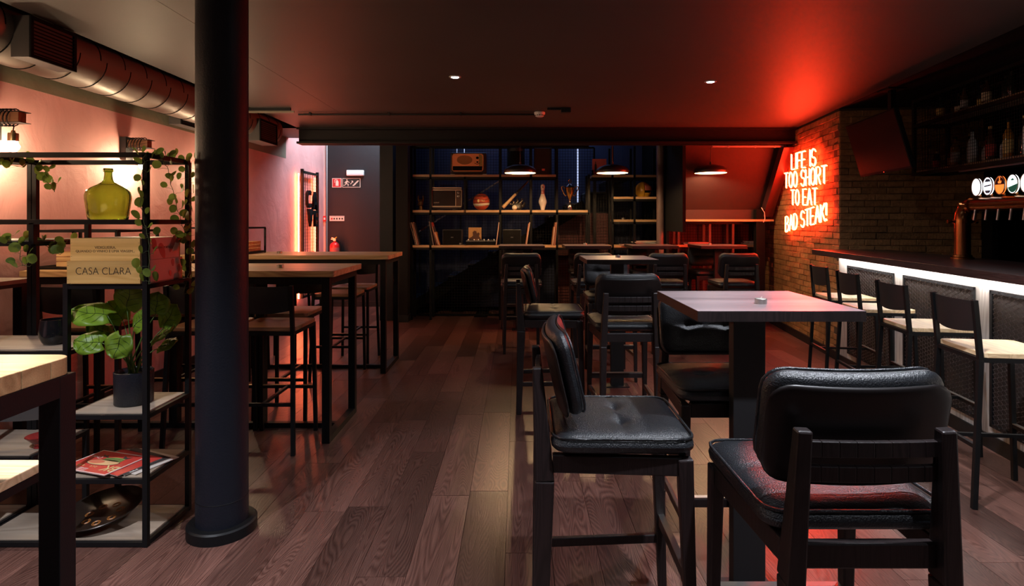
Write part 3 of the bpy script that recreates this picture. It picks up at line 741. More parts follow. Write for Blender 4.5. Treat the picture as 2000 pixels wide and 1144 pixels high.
for a in ((210, 616, 2.66, 165, .125, .058, .9), (248, 602, 2.70, 75, .10, .058, .5), (200, 670, 2.63, 170, .095, .048, .7), (238, 655, 2.60, 255, .085, .052, .5),
          (262, 640, 2.63, 50, .095, .040, .7), (305, 612, 2.74, 80, .085, .046, .3), (320, 640, 2.80, 60, .11, .045, .5), (300, 665, 2.78, 40, .11, .040, 1.1),
          (215, 655, 2.72, 140, .09, .04, 1.2), (240, 625, 2.78, 120, .09, .045, .8), (310, 680, 2.80, 30, .09, .03, .9)):
    plant_leaf(*a)

# magazines
MG = thing
RC = mat('magazine_red', (0.50, 0.045, 0.035), 0.35); PG = mat('magazine_pages', (0.55, 0.50, 0.45), 0.6)
GR = mat('print_green', (0.20, 0.30, 0.07), 0.5); BN = mat('print_cream', (0.62, 0.40, 0.20), 0.5); SA = mat('print_salmon', (0.60, 0.16, 0.09), 0.5); GO = mat('print_gold', (0.62, 0.50, 0.22), 0.5); WP = mat('print_white', (0.7, 0.66, 0.62), 0.5); DG = mat('print_dark', (0.03, 0.03, 0.03), 0.5)
def mag(x, y, z, rz, cover, label, w_=0.21, h_=0.275, th=0.005, tilt=0.0):
    t = thing('magazine', label, 'magazine', (x, y, z), rz, 'magazines on the divider shelf')
    if tilt: t.rotation_euler = (0, tilt, rz)
    MB().bx(-w_/2, w_/2, -h_/2, h_/2, 0, th*0.8).build('pages', PG, t)
    MB().bx(-w_/2-0.001, w_/2, -h_/2-0.001, h_/2, th*0.8, th).build('cover', cover, t)
    return t
mx, my_ = -1.875, 2.72
mag(mx+0.09, my_+0.03, 0.3065, A(67), PG, 'lowest magazine of the stack, its pale corner sticking out right', th=0.004)
mag(mx+0.06, my_+0.02, 0.311, A(64), DG, 'dark-covered magazine with white lettering, second in the stack from below', th=0.004)
mt = mag(mx+0.03, my_-0.005, 0.3155, A(68), RC, 'red magazine second from the top with a blue spine line', th=0.004)
t = mag(mx-0.035, my_-0.02, 0.320, A(73), RC, 'topmost red magazine with an upside-down illustrated sandwich cover', th=0.004)
bord = MB()
for a_ in ((-.105, .105, -.1375, -.132), (-.105, .105, .132, .1375), (-.105, -.1, -.132, .132), (.1, .105, -.132, .132)): bord.bx(a_[0], a_[1], a_[2], a_[3], 0.004, 0.0044)
bord.build('cover_border', WP, t)
def flat(name, pts, m, z=0.004, th=0.0006): MB().prism(pts, z, z+th).build(name, m, t)
def ell(cx_, cy_, a_, b_, ro=0, n=28): return [(cx_+a_*math.cos(q)*math.cos(ro)-b_*math.sin(q)*math.sin(ro), cy_+a_*math.cos(q)*math.sin(ro)+b_*math.sin(q)*math.cos(ro)) for q in [2*PI*k/n for k in range(n)]]
flat('cover_art', ell(-0.005, 0.0, 0.030, 0.085, 0.12), DG, 0.004)
flat('cover_art', ell(-0.005, 0.0, 0.027, 0.081, 0.12), BN, 0.0046)
flat('cover_art', ell(-0.008, -0.0+0.035, 0.017, 0.04, 0.12), SA, 0.0052)
flat('cover_art', [(0.015, -0.075), (0.05, -0.07), (0.055, -0.02), (0.04, 0.03), (0.014, 0.03)], GR, 0.0046)
for q_ in (0.025, 0.037): flat('cover_art', [(q_, -0.07), (q_+0.003, -0.07), (q_+0.003, 0.028), (q_, 0.028)], DG, 0.0052)
flat('cover_art', [(0.05, -0.07), (0.075, -0.085), (0.066, -0.06), (0.08, -0.035), (0.056, -0.045)], DG, 0.0046)
flat('cover_art', [(0.04, 0.03), (0.06, 0.045), (0.055, 0.06), (0.07, 0.085), (0.045, 0.06)], DG, 0.0046)
UP = R(PI/2+PI, 'Z')
text('lettering', 'BK', 0.075, GO, t, T(-0.045, -0.095, 0.0045) @ R(PI/2, 'Z'), 0.0003, sx=0.9)
text('lettering', 'Cool', 0.030, WP, t, T(0.035, 0.085, 0.0045) @ R(PI/2, 'Z'), 0.0003)
text('lettering', 'e 30', 0.022, GO, t, T(-0.055, 0.07, 0.0045) @ R(PI/2, 'Z'), 0.0003)
text('lettering', '2 x 4', 0.018, GO, t, T(-0.05, 0.00, 0.0045) @ R(PI/2, 'Z'), 0.0003)
for i in range(3): text('lettering', 'menu sabor e companhia', 0.011, WP, t, T(-0.075-0.009*i, 0.055, 0.0045) @ R(PI/2, 'Z'), 0.0002)
m2 = bpy.data.objects['magazine.001'] if 'magazine.001' in bpy.data.objects else mt
text('lettering', 'BE', 0.05, WP, m2, T(-0.06, -0.112, 0.0042) @ R(PI/2, 'Z'), 0.0003)

# round dark tray with ring pattern
t = thing('tray', 'round dark metal tray with orange ring pattern leaning on the bottom shelf', 'tray', (-1.945, 2.745, 0.062))
t.rotation_euler = (A(9), A(-4), 0)
TR = mat('dark_tray', (0.020, 0.013, 0.010), 0.3, 0.3)
MB().lathe([(0, 0.0), (0.10, 0.0), (0.150, 0.022), (0.168, 0.036), (0.170, 0.034), (0.152, 0.018), (0.10, -0.005), (0, -0.005)], 56).build('dish', TR, t, smooth=60)
OR = mat('ring_print', (0.35, 0.13, 0.03), 0.4)
for i in range(7):
    a = 2*PI*i/7+0.4; m = MB()
    for r in (0.011, 0.016, 0.0185):
        m.tube([(0.068*math.cos(a)+r*math.cos(q), 0.068*math.sin(a)+r*math.sin(q), 0.0008) for q in [2*PI*k/18 for k in range(18)]], 0.0014 if r < 0.018 else 0.0004, 4, closed=True)
    m.build('printed_ring', OR, t)
# red glass bowl
t = thing('glass_bowl', 'small flared red glass dessert bowl half hidden by the table leg', 'bowl', (X(80, 2.68), 2.68, 0.4035))
RG = mat('red_glass', (0.75, 0.10, 0.10), 0.05, trans=0.9)
MB().lathe([(0, 0), (0.028, 0), (0.026, 0.006), (0.024, 0.016), (0.044, 0.034), (0.060, 0.052), (0.059, 0.053), (0.042, 0.038), (0.015, 0.022), (0, 0.02)], 32).build('body', RG, t, smooth=60)

# vines : each a thing with stem and leaves
VL = leafy('vine_leaf', (0.20, 0.30, 0.06), 0.4, 0.35, 0.5); VS = mat('vine_stem', (0.10, 0.13, 0.06), 0.5)
def round_leaf():
    v = [(0, 0, 0)]; f = []; n = 14
    for ring in (0.55, 1.0):
        for k in range(n):
            a = 2*PI*k/n; r = 0.5*ring*(1-0.22*math.exp(-((a-1.5*PI)**2)/0.08)); v.append((r*math.cos(a)*0.92, 0.5+r*math.sin(a)-0.0, 0.05*ring*ring*math.sin(2*a)-0.04*ring))
    v[0] = (0, 0.5, 0)
    for k in range(n):
        f.append((0, 1+k, 1+(k+1) % n)); f.append((1+k, 1+n+k, 1+n+(k+1) % n, 1+(k+1) % n))
    return MB().add(v, f).mesh('leaf', VL, 180)
rlm = round_leaf()
def vine(name_label, path, nleaf, size=0.041, seed=1):
    nleaf = int(nleaf*1.35)
    rr = random.Random(seed)
    p0 = Vector(path[0]); t = thing('vine', name_label, 'vine', p0, 0, 'hanging vines on the divider')
    P = [Vector(p)-p0 for p in path]
    # resample
    S = []
    for i in range(len(P)-1):
        for k in range(5): S.append(P[i].lerp(P[i+1], k/5)+Vector((rr.uniform(-.004, .004), rr.uniform(-.004, .004), 0)))
    S.append(P[-1])
    MB().tube(S, 0.0013, 5).build('stem', VS, t, smooth=180)
    m = MB()
    for i in range(nleaf):
        q = S[min(len(S)-1, int((i+0.7)/nleaf*len(S)))]
        a = rr.uniform(0, 2*PI); side = 1 if i % 2 else -1
        tip = q+Vector((side*rr.uniform(0.012, 0.035), rr.uniform(-0.03, 0.015), rr.uniform(-0.012, 0.014)))
        m.tube([q, (q+tip)/2+Vector((0, 0, 0.004)), tip], 0.0007, 4)
        s = size*rr.uniform(0.75, 1.2)
        o = link('leaf', rlm, t, tip, (rr.uniform(0.7, 2.0), rr.uniform(-0.5, 0.5), side*rr.uniform(-1.9, -0.6)), (s, s, s))
    m.build('leaf_stalks', VS, t, kind='stuff')
    return t
a_ = lambda px, py, D: tuple(at(px, py, D))
vine('vine hanging down the front right post past the crates', [a_(283, 300, 2.55), a_(277, 340, 2.55), a_(276, 400, 2.55), a_(284, 440, 2.545), a_(290, 480, 2.54), a_(291, 530, 2.54), a_(290, 555, 2.54)], 18, seed=2)
vine('vine trailing from the top rail toward the rear right post', [a_(312, 306, 2.66), a_(328, 330, 2.70), a_(340, 380, 2.76), a_(350, 420, 2.82), a_(360, 455, 2.86), a_(366, 480, 2.86)], 18, seed=5)
vine('dense vine wound down the rear right post', [a_(368, 318, 2.89), a_(371, 370, 2.89), a_(372, 420, 2.89), a_(373, 470, 2.89), a_(372, 520, 2.89), a_(357, 575, 2.88)], 24, seed=7)
vine('vine lying along the top side rail', [a_(290, 303, 2.60), a_(325, 306, 2.72), a_(350, 310, 2.84), a_(372, 318, 2.92)], 9, seed=9)
vine('vine hanging below the top rail at the left rear post', [a_(40, 312, 2.84), a_(70, 318, 2.86), a_(90, 330, 2.86), a_(86, 350, 2.86), a_(100, 362, 2.86), a_(106, 375, 2.86)], 12, seed=12)
vine('vine spilling over the left plank below the middle rail', [a_(0, 462, 2.6), a_(20, 466, 2.56), a_(40, 490, 2.55), a_(42, 518, 2.55), a_(58, 520, 2.56)], 12, seed=14)
vine('vine trailing over the plank left of the crates', [a_(60, 470, 2.62), a_(85, 476, 2.66), a_(100, 490, 2.66), a_(118, 497, 2.64), a_(132, 470, 2.70)], 11, seed=17)
vine('dry vine bits lying on the top frame at the left edge', [a_(0, 318, 2.7), a_(20, 322, 2.72), a_(45, 326, 2.74)], 6, seed=19)

# tube racks with wooden crates standing on the long tables
def rack(x0, x1, y0, y1, label, cl):
    t = thing('table_rack', label, 'rack', ((x0+x1)/2, (y0+y1)/2, 1.118), 0, 'black tube racks on the long tables')
    z0, z1 = 1.126, 1.372; w_ = 0.016
    for x in (x0, x1, (x0+x1)/2):
        for y in (y0, y1): MB().bar((x, y, 1.118), (x, y, z1), w_).build('post', BLACKM, t, world=True)
    for z in (z0+0.004, z1):
        for y in (y0, y1): MB().bar((x0, y, z), (x1, y, z), w_).build('rail', BLACKM, t, world=True)
        for x in (x0, x1): MB().bar((x, y0, z), (x, y1, z), w_).build('rail', BLACKM, t, world=True)
    cx0, cx1, cy0, cy1, zc0, zc1 = x0+0.14, x1-0.03, y0+0.03, y1-0.03, 1.140, 1.235
    c = thing('slatted_crate', cl, 'crate', ((cx0+cx1)/2, (cy0+cy1)/2, zc0), 0, 'old slatted crates in the table racks')
    for i in range(3):
        z = zc0+0.033*i
        for y in (cy0, cy1-0.008): MB().bx(cx0, cx1, y, y+0.008, z, z+0.029).build('slat', PINE, c, world=True)
        for x in (cx0, cx1-0.008): MB().bx(x, x+0.008, cy0+0.008, cy1-0.008, z, z+0.029).build('slat', PINE, c, world=True)
    MB().bx(cx0+0.008, cx1-0.008, cy0+0.008, cy1-0.008, zc0, zc0+0.006).build('bottom', PINE, c, world=True)
rack(-3.18, -2.62, 3.82, 4.25, 'black tube rack on the nearer long table by the pink wall', 'weathered slatted crate in the rack on the nearer long table')
rack(-3.18, -2.60, 5.62, 6.02, 'black tube rack on the farthest long table by the pink wall', 'weathered slatted crate in the rack on the farthest long table')
# ================================================================ bar
def along(D, off=0.0, z=0.0, base=None):
    """point on the bar body's front plane at depth D, pushed off into the room by off"""
    P = Vector((3.27+0.125*(D-5.9), D, z)); return P-bn*off
t = thing('bar_counter', 'long bar with dark wooden top, limed front and black mesh panels', 'bar', (3.3, 4.0, 0))
Y0, Y1 = 0.6, 5.96
def slab(D0, D1, o0, o1, z0, z1):     # o = offset into the room (negative = behind)
    q = [along(D0, o0), along(D1, o0), along(D1, o1), along(D0, o1)]
    return MB().prism([(v.x, v.y) for v in q], z0, z1)
slab(Y0, Y1, 0.255, -0.50, 1.10, 1.15).build('countertop', COUNTERW, t, world=True, bev=0.002)
slab(Y0, Y1-0.02, 0.0, -0.05, 0.0, 1.10).build('front_panel', GREYW, t, world=True)
slab(Y0, Y1, -0.05, -0.48, 1.04, 1.10).build('body', MATT, t, world=True)
slab(Y0, Y1-0.02, 0.012, 0.0, 0.0, 0.09).build('kick_board', BLACKP, t, world=True)
led = slab(Y0+0.05, Y1-0.05, 0.075, 0.045, 1.092, 1.0985); led.build('light_strip', emis('led_white', (1.0, 0.95, 0.92), 55.0), t, world=True)
slab(Y0+0.05, Y1-0.05, 0.10, 0.080, 1.078, 1.10).build('strip_trim', BLACKP, t, world=True)
# expanded-metal panels
MESHM = mat('mesh_steel', (0.26, 0.24, 0.24), 0.4, 0.5)
D1 = 5.72
while D1 > 1.5:
    D0 = D1-0.87; fr = MB(); w_ = 0.022; z0, z1 = 0.145, 1.005
    e0, e1 = along(D0, 0.011), along(D1, 0.011)
    U = (e1-e0); Lr = U.length; U.normalize()
    par = None
    M = Matrix(((U.x, -bn.x, 0, e0.x), (U.y, -bn.y, 0, e0.y), (0, 0, 1, 0), (0, 0, 0, 1)))
    fr.bx(0, Lr, -0.008, 0.004, z0, z0+w_, M).bx(0, Lr, -0.008, 0.004, z1-w_, z1, M).bx(0, w_, -0.008, 0.004, z0, z1, M).bx(Lr-w_, Lr, -0.008, 0.004, z0, z1, M)
    fo = fr.build('panel_frame', BLACKP, t, world=True)
    m = MB(); cw, chh = 0.034, 0.0145       # diamond half grid: long way horizontal
    nx = int(Lr/cw); nz = int((z1-z0)/chh)
    for i in range(nx):
        for j in range(nz):
            x = i*cw; z = z0+j*chh; up = (i+j) % 2 == 0
            za, zb = (z, z+chh) if up else (z+chh, z)
            if D1 < 2.6 and (j % 1): continue
            h = 0.0022
            m.add([(x, 0.004, za-h), (x+cw, -0.003, zb-h), (x+cw, 0.001, zb+h), (x, 0.008, za+h)], [(0, 1, 2, 3)], M)
    m.build('expanded_mesh', MESHM, fo, world=True, kind='stuff')
    MB().bx(0.002, Lr-0.002, -0.0095, -0.0082, z0+0.002, z1-0.002, M).build('backing_sheet', mat('backing_brown', (0.035, 0.025, 0.022), 0.6), fo, world=True)
    D1 -= 1.02
    if D1 < 2.0: break

# beer tower
tb = along(4.48, -0.30, 1.15); 
t = thing('beer_tower', 'copper beer tower with bent pipe and lit round tap badges', 'beer tap', tb)
bl = -bd      # runs toward the camera along the bar
r = 0.052
MB().lathe([(0, 0), (0.075, 0), (0.075, 0.012), (0.062, 0.018), (0.060, 0.03), (r, 0.034)], 32).build('base_flange', COPPER, t, smooth=40)
pth = [Vector((0, 0, 0.02)), Vector((0, 0, 0.30))]
for k in range(1, 9):
    a = PI/2*k/8; pth.append(Vector((0, 0, 0.30+0.11*math.sin(a)))+bl*0.11*(1-math.cos(a)))
pth.append(bl*1.6+Vector((0, 0, 0.41)))
MB().tube(pth, r, 28).build('pipe', COPPER, t, smooth=60)
for p_, dd in ((Vector((0, 0, 0.285)), Vector((0, 0, 1))), (Vector((0, 0, 0.41))+bl*0.13, bl)):
    c_ = MB().tube([p_-dd*0.014, p_+dd*0.014], 0.062, 28).build('clamp_ring', COPPER, t, smooth=40)
    MB().tube([p_-bn*0.10, p_+bn*0.10], 0.007, 8).tube([p_-bn*0.105, p_-bn*0.088], 0.015, 8).tube([p_+bn*0.088, p_+bn*0.105], 0.015, 8).build('clamp_bolt', COPPER, c_, smooth=40)
BC = [((1.0, 0.95, 0.95), None), ((0.85, 0.9, 1.0), (0.10, 0.14, 0.22)), ((1.0, 0.20, 0.03), (0.06, 0.004, 0.006)), ((0.9, 1.0, 0.95), (0.02, 0.45, 0.30)), ((1, 0.9, 0.8), None), ((1, 1, 1), None)]
CYR = Matrix(((bd.x*-1, 0, -bn.x, 0), (bd.y*-1, 0, -bn.y, 0), (0, 1, 0, 0), (0, 0, 0, 1)))   # local xy -> picture plane of a badge facing the room
for i, (c1_, c2_) in enumerate(BC):
    o = bl*(0.21+0.122*i)+Vector((0, 0, 0.535)); MM = T(*(o-bn*0.03)) @ CYR
    em = emis('badge_lit_%d' % i, c1_, 3.2 if i != 2 else 1.6)
    MB().prism(ell(0, 0, 0.050, 0.062), -0.012, 0.0, MM).build('badge', em, t)
    MB().tube([tuple(x)+(0.0,) for x in ell(0, 0, 0.051, 0.063)], 0.004, 6, closed=True, M=MM).build('badge_rim', STEEL, t, smooth=60)
    if c2_:
        m2_ = mat('badge_print_%d' % i, c2_, 0.5)
        if i == 2:
            MB().prism([(x, max(y, 0.004)) for x, y in ell(0, 0, 0.045, 0.056)], 0.0, 0.0012, MM).build('badge_print', m2_, t)
            MB().prism([(-0.012, 0.012), (0.014, 0.012), (0.02, 0.03), (0.008, 0.026), (0.004, 0.04), (-0.004, 0.04), (-0.006, 0.026), (-0.018, 0.024)], 0.0012, 0.0018, MM).prism(ell(0.0, 0.047, 0.006, 0.006), 0.0012, 0.0018, MM).build('badge_emblem', em, t)
        elif i == 3:
            MB().prism([(x, min(y, 0.0+0.25*x-0.01)) for x, y in ell(0, 0, 0.045, 0.056)], 0.0, 0.0012, MM).prism([(-0.02, 0.04), (-0.01, 0.032), (0, 0.04), (0.01, 0.032), (0.02, 0.04), (0.01, 0.024), (-0.01, 0.024)], 0, .0012, MM).build('badge_print', m2_, t)
        else:
            MB().prism([(x*0.8, max(min(y, 0.05), 0.030)) for x, y in ell(0, 0, 0.045, 0.056)], 0, .0012, MM).prism([(x*0.8, min(max(y, -0.05), -0.030)) for x, y in ell(0, 0, 0.045, 0.056)], 0, .0012, MM).prism([(-0.036, -0.006), (0.036, 0.002), (0.036, 0.012), (-0.036, 0.004)], 0, .0012, MM).build('badge_print', m2_, t)
    st_ = MB().tube([o+Vector((0, 0, -0.07)), o+Vector((0, 0, -0.055))], 0.010, 10).build('badge_stem', COPPER, t, smooth=40)
    MB().tube([o-bn*0.035+Vector((0, 0, -0.165)), o-bn*0.045+Vector((0, 0, -0.24))], 0.009, 10).build('spout', STEEL, t, smooth=40)

# bottle cage hanging above the bar
def cg(D, off, z): return Vector((3.81+0.12*(D-5.6), D, z))+bn*off
t = thing('bottle_cage', 'black hanging wire cage with two bottle shelves above the bar', 'shelf', (3.75, 4.2, 1.88))
DA, DB, dep = 1.9, 5.6, 0.30
CGW = mat('cage_shelf_wood', (0.36, 0.24, 0.15), 0.5)
for z in (1.885, 2.345, 2.585):
    for off in (0, dep): MB().bar(cg(DA, off, z), cg(DB, off, z), 0.03).build('rail', BLACKM, t, world=True)
    for D in (DA, DB): MB().bar(cg(D, 0, z), cg(D, dep, z), 0.03).build('rail', BLACKM, t, world=True)
for off in (0, dep):
    for D in (DA, 3.75, DB): MB().bar(cg(D, off, 1.87), cg(D, off, CZ), 0.03).build('post', BLACKM, t, world=True)
for z in (1.903, 2.363):
    q = [cg(DA, 0.012, 0), cg(DB-0.01, 0.012, 0), cg(DB-0.01, dep-0.01, 0), cg(DA, dep-0.01, 0)]
    MB().prism([(v.x, v.y) for v in q], z, z+0.016).build('plank', CGW, t, world=True)
m = MB(); g = 0.026
n = int((DB-DA)/g)
for i in range(n):
    D = DA+g*i; m.bar(cg(D, -0.014, 1.88), cg(D, -0.014, 2.59), 0.0028)
for j in range(int(0.70/g)): m.bar(cg(DA, -0.014, 1.89+g*j), cg(DB, -0.014, 1.89+g*j), 0.0028)
for i in range(int(dep/g)): m.bar(cg(DB, g*i, 1.88)+bd*0.014, cg(DB, g*i, 2.59)+bd*0.014, 0.0028)
m.build('wire_mesh', BLACKM, t, world=True, kind='stuff')
MB().bar(cg(DA, 0.05, 1.862), cg(5.0, 0.05, 1.862), 0.02, 0.012).build('light_bar', mat('lit_bar_case', (0.3, 0.25, 0.3), 0.3, 0.8), t, world=True)
# bottles
def bottle(x, y, z, r, h, glass, label_m, neck, label, shp=0):
    t = thing('liquor_bottle', label, 'bottle', (x, y, z), rnd.uniform(0, 1), 'liquor bottles in the hanging cage')
    nr = r*0.34; sh = h*(0.60 if shp == 0 else 0.5)
    MB().lathe([(0, 0), (r*0.92, 0), (r, 0.006), (r, sh), (r*0.86, sh+0.018), (nr*1.1, sh+0.05), (nr, sh+0.06), (nr, h-0.02), (0, h-0.02)], 16).build('body', glass, t, smooth=50)
    MB().lathe([(0, h-0.022), (nr*1.25, h-0.022), (nr*1.25, h), (0, h)], 12).build('cap', neck, t, smooth=40)
    if label_m: MB().lathe([(r*1.012, sh*0.22), (r*1.015, sh*0.23), (r*1.015, sh*0.78), (r*1.012, sh*0.79)], 16).build('label_band', label_m, t, smooth=40)
rnd = random.Random(4)
GL = [mat('clear_glass', (0.75, 0.8, 0.8), 0.06, 0, 0.8, coat=1), mat('dark_glass', (0.02, 0.025, 0.02), 0.08, 0, 0.8, coat=1), mat('amber_glass', (0.42, 0.20, 0.03), 0.08, 0, 0.8, coat=1), mat('brown_glass', (0.08, 0.03, 0.012), 0.08, 0, 0.8, coat=1)]
LB = [mat('label_cream', (0.68, 0.60, 0.45), 0.6), mat('label_white', (0.72, 0.70, 0.70), 0.6), mat('label_gold', (0.6, 0.42, 0.15), 0.5), mat('label_red', (0.45, 0.05, 0.04), 0.6), mat('label_grey', (0.35, 0.33, 0.38), 0.6), None]
nm_g = ['clear', 'dark', 'amber', 'brown']; nm_l = ['cream-labelled', 'white-labelled', 'gold-labelled', 'red-labelled', 'grey-labelled', 'unlabelled']
ordn = ['first', 'second', 'third', 'fourth', 'fifth', 'sixth', 'seventh', 'eighth', 'ninth', 'tenth', 'eleventh', 'twelfth', 'thirteenth', 'fourteenth']
low = [(5.42, .030, .16, 1, 3), (5.28, .034, .22, 3, 2), (5.15, .036, .26, 2, 0), (5.03, .034, .27, 1, 5), (4.92, .036, .29, 0, 1), (4.81, .040, .20, 0, 1), (4.70, .036, .28, 3, 3), (4.60, .040, .21, 0, 4), (4.50, .034, .30, 2, 2), (4.40, .040, .31, 1, 5), (4.29, .038, .33, 0, 1), (4.19, .036, .31, 0, 1), (4.09, .040, .30, 1, 5), (3.99, .038, .29, 0, 4)]
for i, (D, r_, h_, g_, l_) in enumerate(low):
    p = cg(D, 0.10+0.05*(i % 2), 0); bottle(p.x, p.y, 1.920, r_, h_, GL[g_], LB[l_], BLACKP if i % 3 else LB[2], '%s %s glass bottle, %s from the left on the lower cage shelf' % (nm_l[l_], nm_g[g_], ordn[i]), i % 2)
up = [(5.36, .032, .19, 1, 2), (5.18, .032, .19, 1, 0), (5.02, .034, .20, 3, 4), (4.88, .036, .19, 1, 2), (4.74, .036, .21, 3, 0), (4.60, .03, .20, 1, 5), (4.46, .034, .20, 1, 5), (4.34, .036, .21, 3, 0), (4.22, .034, .20, 1, 5), (4.10, .040, .20, 1, 2), (3.98, .036, .21, 3, 3)]
for i, (D, r_, h_, g_, l_) in enumerate(up):
    p = cg(D, 0.10+0.05*(i % 2), 0); bottle(p.x, p.y, 2.380, r_, h_, GL[g_], LB[l_], BLACKP, '%s %s glass bottle, %s from the left on the upper cage shelf' % (nm_l[l_], nm_g[g_], ordn[i]), i % 2)

# television
t = thing('television', 'black flat television hung tilted from the ceiling above the bar end', 'television', (3.12, 5.05, 2.1))
tl, tr, bl_, br = at(1655, 246, 5.55), at(1751, 209, 4.65), at(1673.5, 346, 5.60), at(1780, 328, 4.72)
ux = (tr-tl).normalized(); uz = ((tl+tr)/2-(bl_+br)/2); uz = (uz-ux*uz.dot(ux)).normalized(); un = ux.cross(uz).normalized()
cen = (tl+tr+bl_+br)/4; hw, hh = (tr-tl).length/2, ((tl-bl_).length+(tr-br).length)/4
M = Matrix(((ux.x, uz.x, un.x, cen.x), (ux.y, uz.y, un.y, cen.y), (ux.z, uz.z, un.z, cen.z), (0, 0, 0, 1)))
MB().bx(-hw, hw, -hh, hh, -0.035, 0.0, M).build('casing', MATT, t, world=True, bev=0.003)
MB().bx(-hw+0.012, hw-0.012, -hh+0.02, hh-0.012, 0.0, 0.0015, M).build('screen', mat('dark_screen', (0.005, 0.003, 0.004), 0.55, 0, 0.15), t, world=True)
MB().bx(0.0, 0.006, -hh+0.006, -hh+0.012, 0.0, 0.002, M).build('standby_light', emis('standby_red', (1, 0.05, 0.02), 4), t, world=True)
bk = M @ Vector((0, 0, -0.04)); MB().bar(bk, bk+Vector((0.10, 0.0, 0)), 0.05).bar(bk+Vector((0.10, 0, -0.1)), (bk.x+0.10, bk.y, CZ), 0.045).bx(bk.x+0.02, bk.x+0.18, bk.y-0.08, bk.y+0.08, CZ-0.015, CZ-0.004).build('ceiling_mount', BLACKM, t, world=True)

# socket box with conduit on the brick below the counter
pw = lambda D, off, z: Vector((3.316+0.125*(D-6), D, z))-bn*off
t = thing('wall_socket', 'black socket box and conduit low on the brick wall behind the stools', 'socket', pw(6.28, 0.0, 0.6))
MB().bar(pw(6.22, 0.025, 0.62), pw(6.34, 0.025, 0.62), 0.035, 0.13).build('box', BLACKP, t, world=True)
MB().tube([pw(6.28, 0.02, 0.56), pw(6.28, 0.02, 0.10)], 0.01, 8).build('conduit', BLACKP, t, world=True)

# ================================================================ neon sign
NE = emis('neon_red', (1.0, 0.040, 0.012), 82.0)
def arcp(cx_, cy_, rx, ry, a0, a1, n=10): return [(cx_+rx*math.cos(A(a0+(a1-a0)*i/n)), cy_+ry*math.sin(A(a0+(a1-a0)*i/n))) for i in range(n+1)]
GLY = {
 'L': (.48, [[(0, 1), (0, 0), (.46, 0)]]), 'I': (.06, [[(.03, 1), (.03, 0)]]),
 'F': (.48, [[(.46, 1), (0, 1), (0, 0)], [(0, .5), (.38, .5)]]), 'E': (.48, [[(.46, 1), (0, 1), (0, 0), (.46, 0)], [(0, .5), (.38, .5)]]),
 'S': (.5, [arcp(.25, .74, .24, .26, 20, 180, 8)+arcp(.25, .74, .24, .26, 180, 250, 4)+arcp(.25, .26, .24, .26, 70, -160, 12)]),
 'T': (.56, [[(0, 1), (.56, 1)], [(.28, 1), (.28, 0)]]), 'O': (.54, [arcp(.27, .5, .26, .5, 90, 450, 22)]),
 'H': (.5, [[(0, 1), (0, 0)], [(.48, 1), (.48, 0)], [(0, .5), (.48, .5)]]),
 'R': (.5, [[(0, 0), (0, 1), (.25, 1)]+arcp(.25, .75, .23, .25, 90, -90, 8)+[(0, .5)], [(.22, .5), (.48, 0)]]),
 'A': (.56, [[(0, 0), (.28, 1), (.56, 0)], [(.11, .38), (.45, .38)]]),
 'B': (.5, [[(0, 0), (0, 1), (.22, 1)]+arcp(.22, .76, .22, .24, 90, -90, 8)+[(0, .52)], [(.22, .52)]+arcp(.22, .26, .26, .26, 90, -90, 8)+[(0, 0)]]),
 'D': (.52, [[(0, 0), (0, 1), (.16, 1)]+arcp(.16, .5, .34, .5, 90, -90, 12)+[(0, 0)]]),
 'K': (.5, [[(0, 1), (0, 0)], [(.46, 1), (0, .42)], [(.14, .6), (.48, 0)]]), '!': (.06, [[(.03, 1), (.03, .3)], [(.03, .1), (.03, .0)]]), ' ': (.28, [])}
t = thing('neon_sign', 'glowing red neon sign reading LIFE IS TOO SHORT TO EAT BAD STEAK!', 'sign', pw(6.85, 0.02, 1.8))
lay = [('LIFE IS', 7.28, 2.085, 6.50, 2.062, 0.19), ('TOO SHORT', 7.54, 1.868, 6.20, 1.845, 0.19), ('TO EAT', 7.30, 1.645, 6.46, 1.622, 0.185), ('BAD STEAK!', 7.50, 1.305, 6.20, 1.448, 0.19)]
wr = MB()
for txt, Da, za, Db, zb_, hh_ in lay:
    W_ = sum(GLY[c][0]+.13 for c in txt)-.13
    x = 0
    pa, pb = pw(Da, 0.055, za), pw(Db, 0.055, zb_)
    for c in txt:
        w_, strokes = GLY[c]
        if strokes:
            m = MB()
            for stq in strokes:
                for dx, dz in ((0, 0), (0.10, -0.045)):
                    pts = []
                    for gx, gz in stq:
                        s_ = (x+gx+dx)/W_; b_ = pa.lerp(pb, s_); pts.append(b_+Vector((0, 0, (gz+dz)*hh_)))
                    m.tube(pts, 0.0062, 6)
            m.build('letter', NE, t, smooth=180, world=True)
            b_ = pa.lerp(pb, (x+w_/2)/W_); wr.tube([b_+Vector((0, 0, 0.02)), b_+bn*0.05+Vector((0, 0, 0.03))], 0.004, 5)
        x += w_+.13
wr.build('standoffs', WHITE, t, world=True)
cb = MB()
for D, z0, z1 in ((7.15, 2.07, 2.05), (6.75, 2.07, 2.04), (7.1, 1.86, 1.83), (6.7, 1.86, 1.82), (7.2, 1.645, 1.53), (7.0, 1.645, 1.54), (6.75, 1.63, 1.57), (6.5, 1.625, 1.6)):
    cb.tube([pw(D, 0.05, z0), pw(D-0.03, 0.03, (z0+z1)/2-0.01), pw(D-0.05, 0.05, z1)], 0.0015, 4)
cb.build('wires', WHITE, t, world=True)

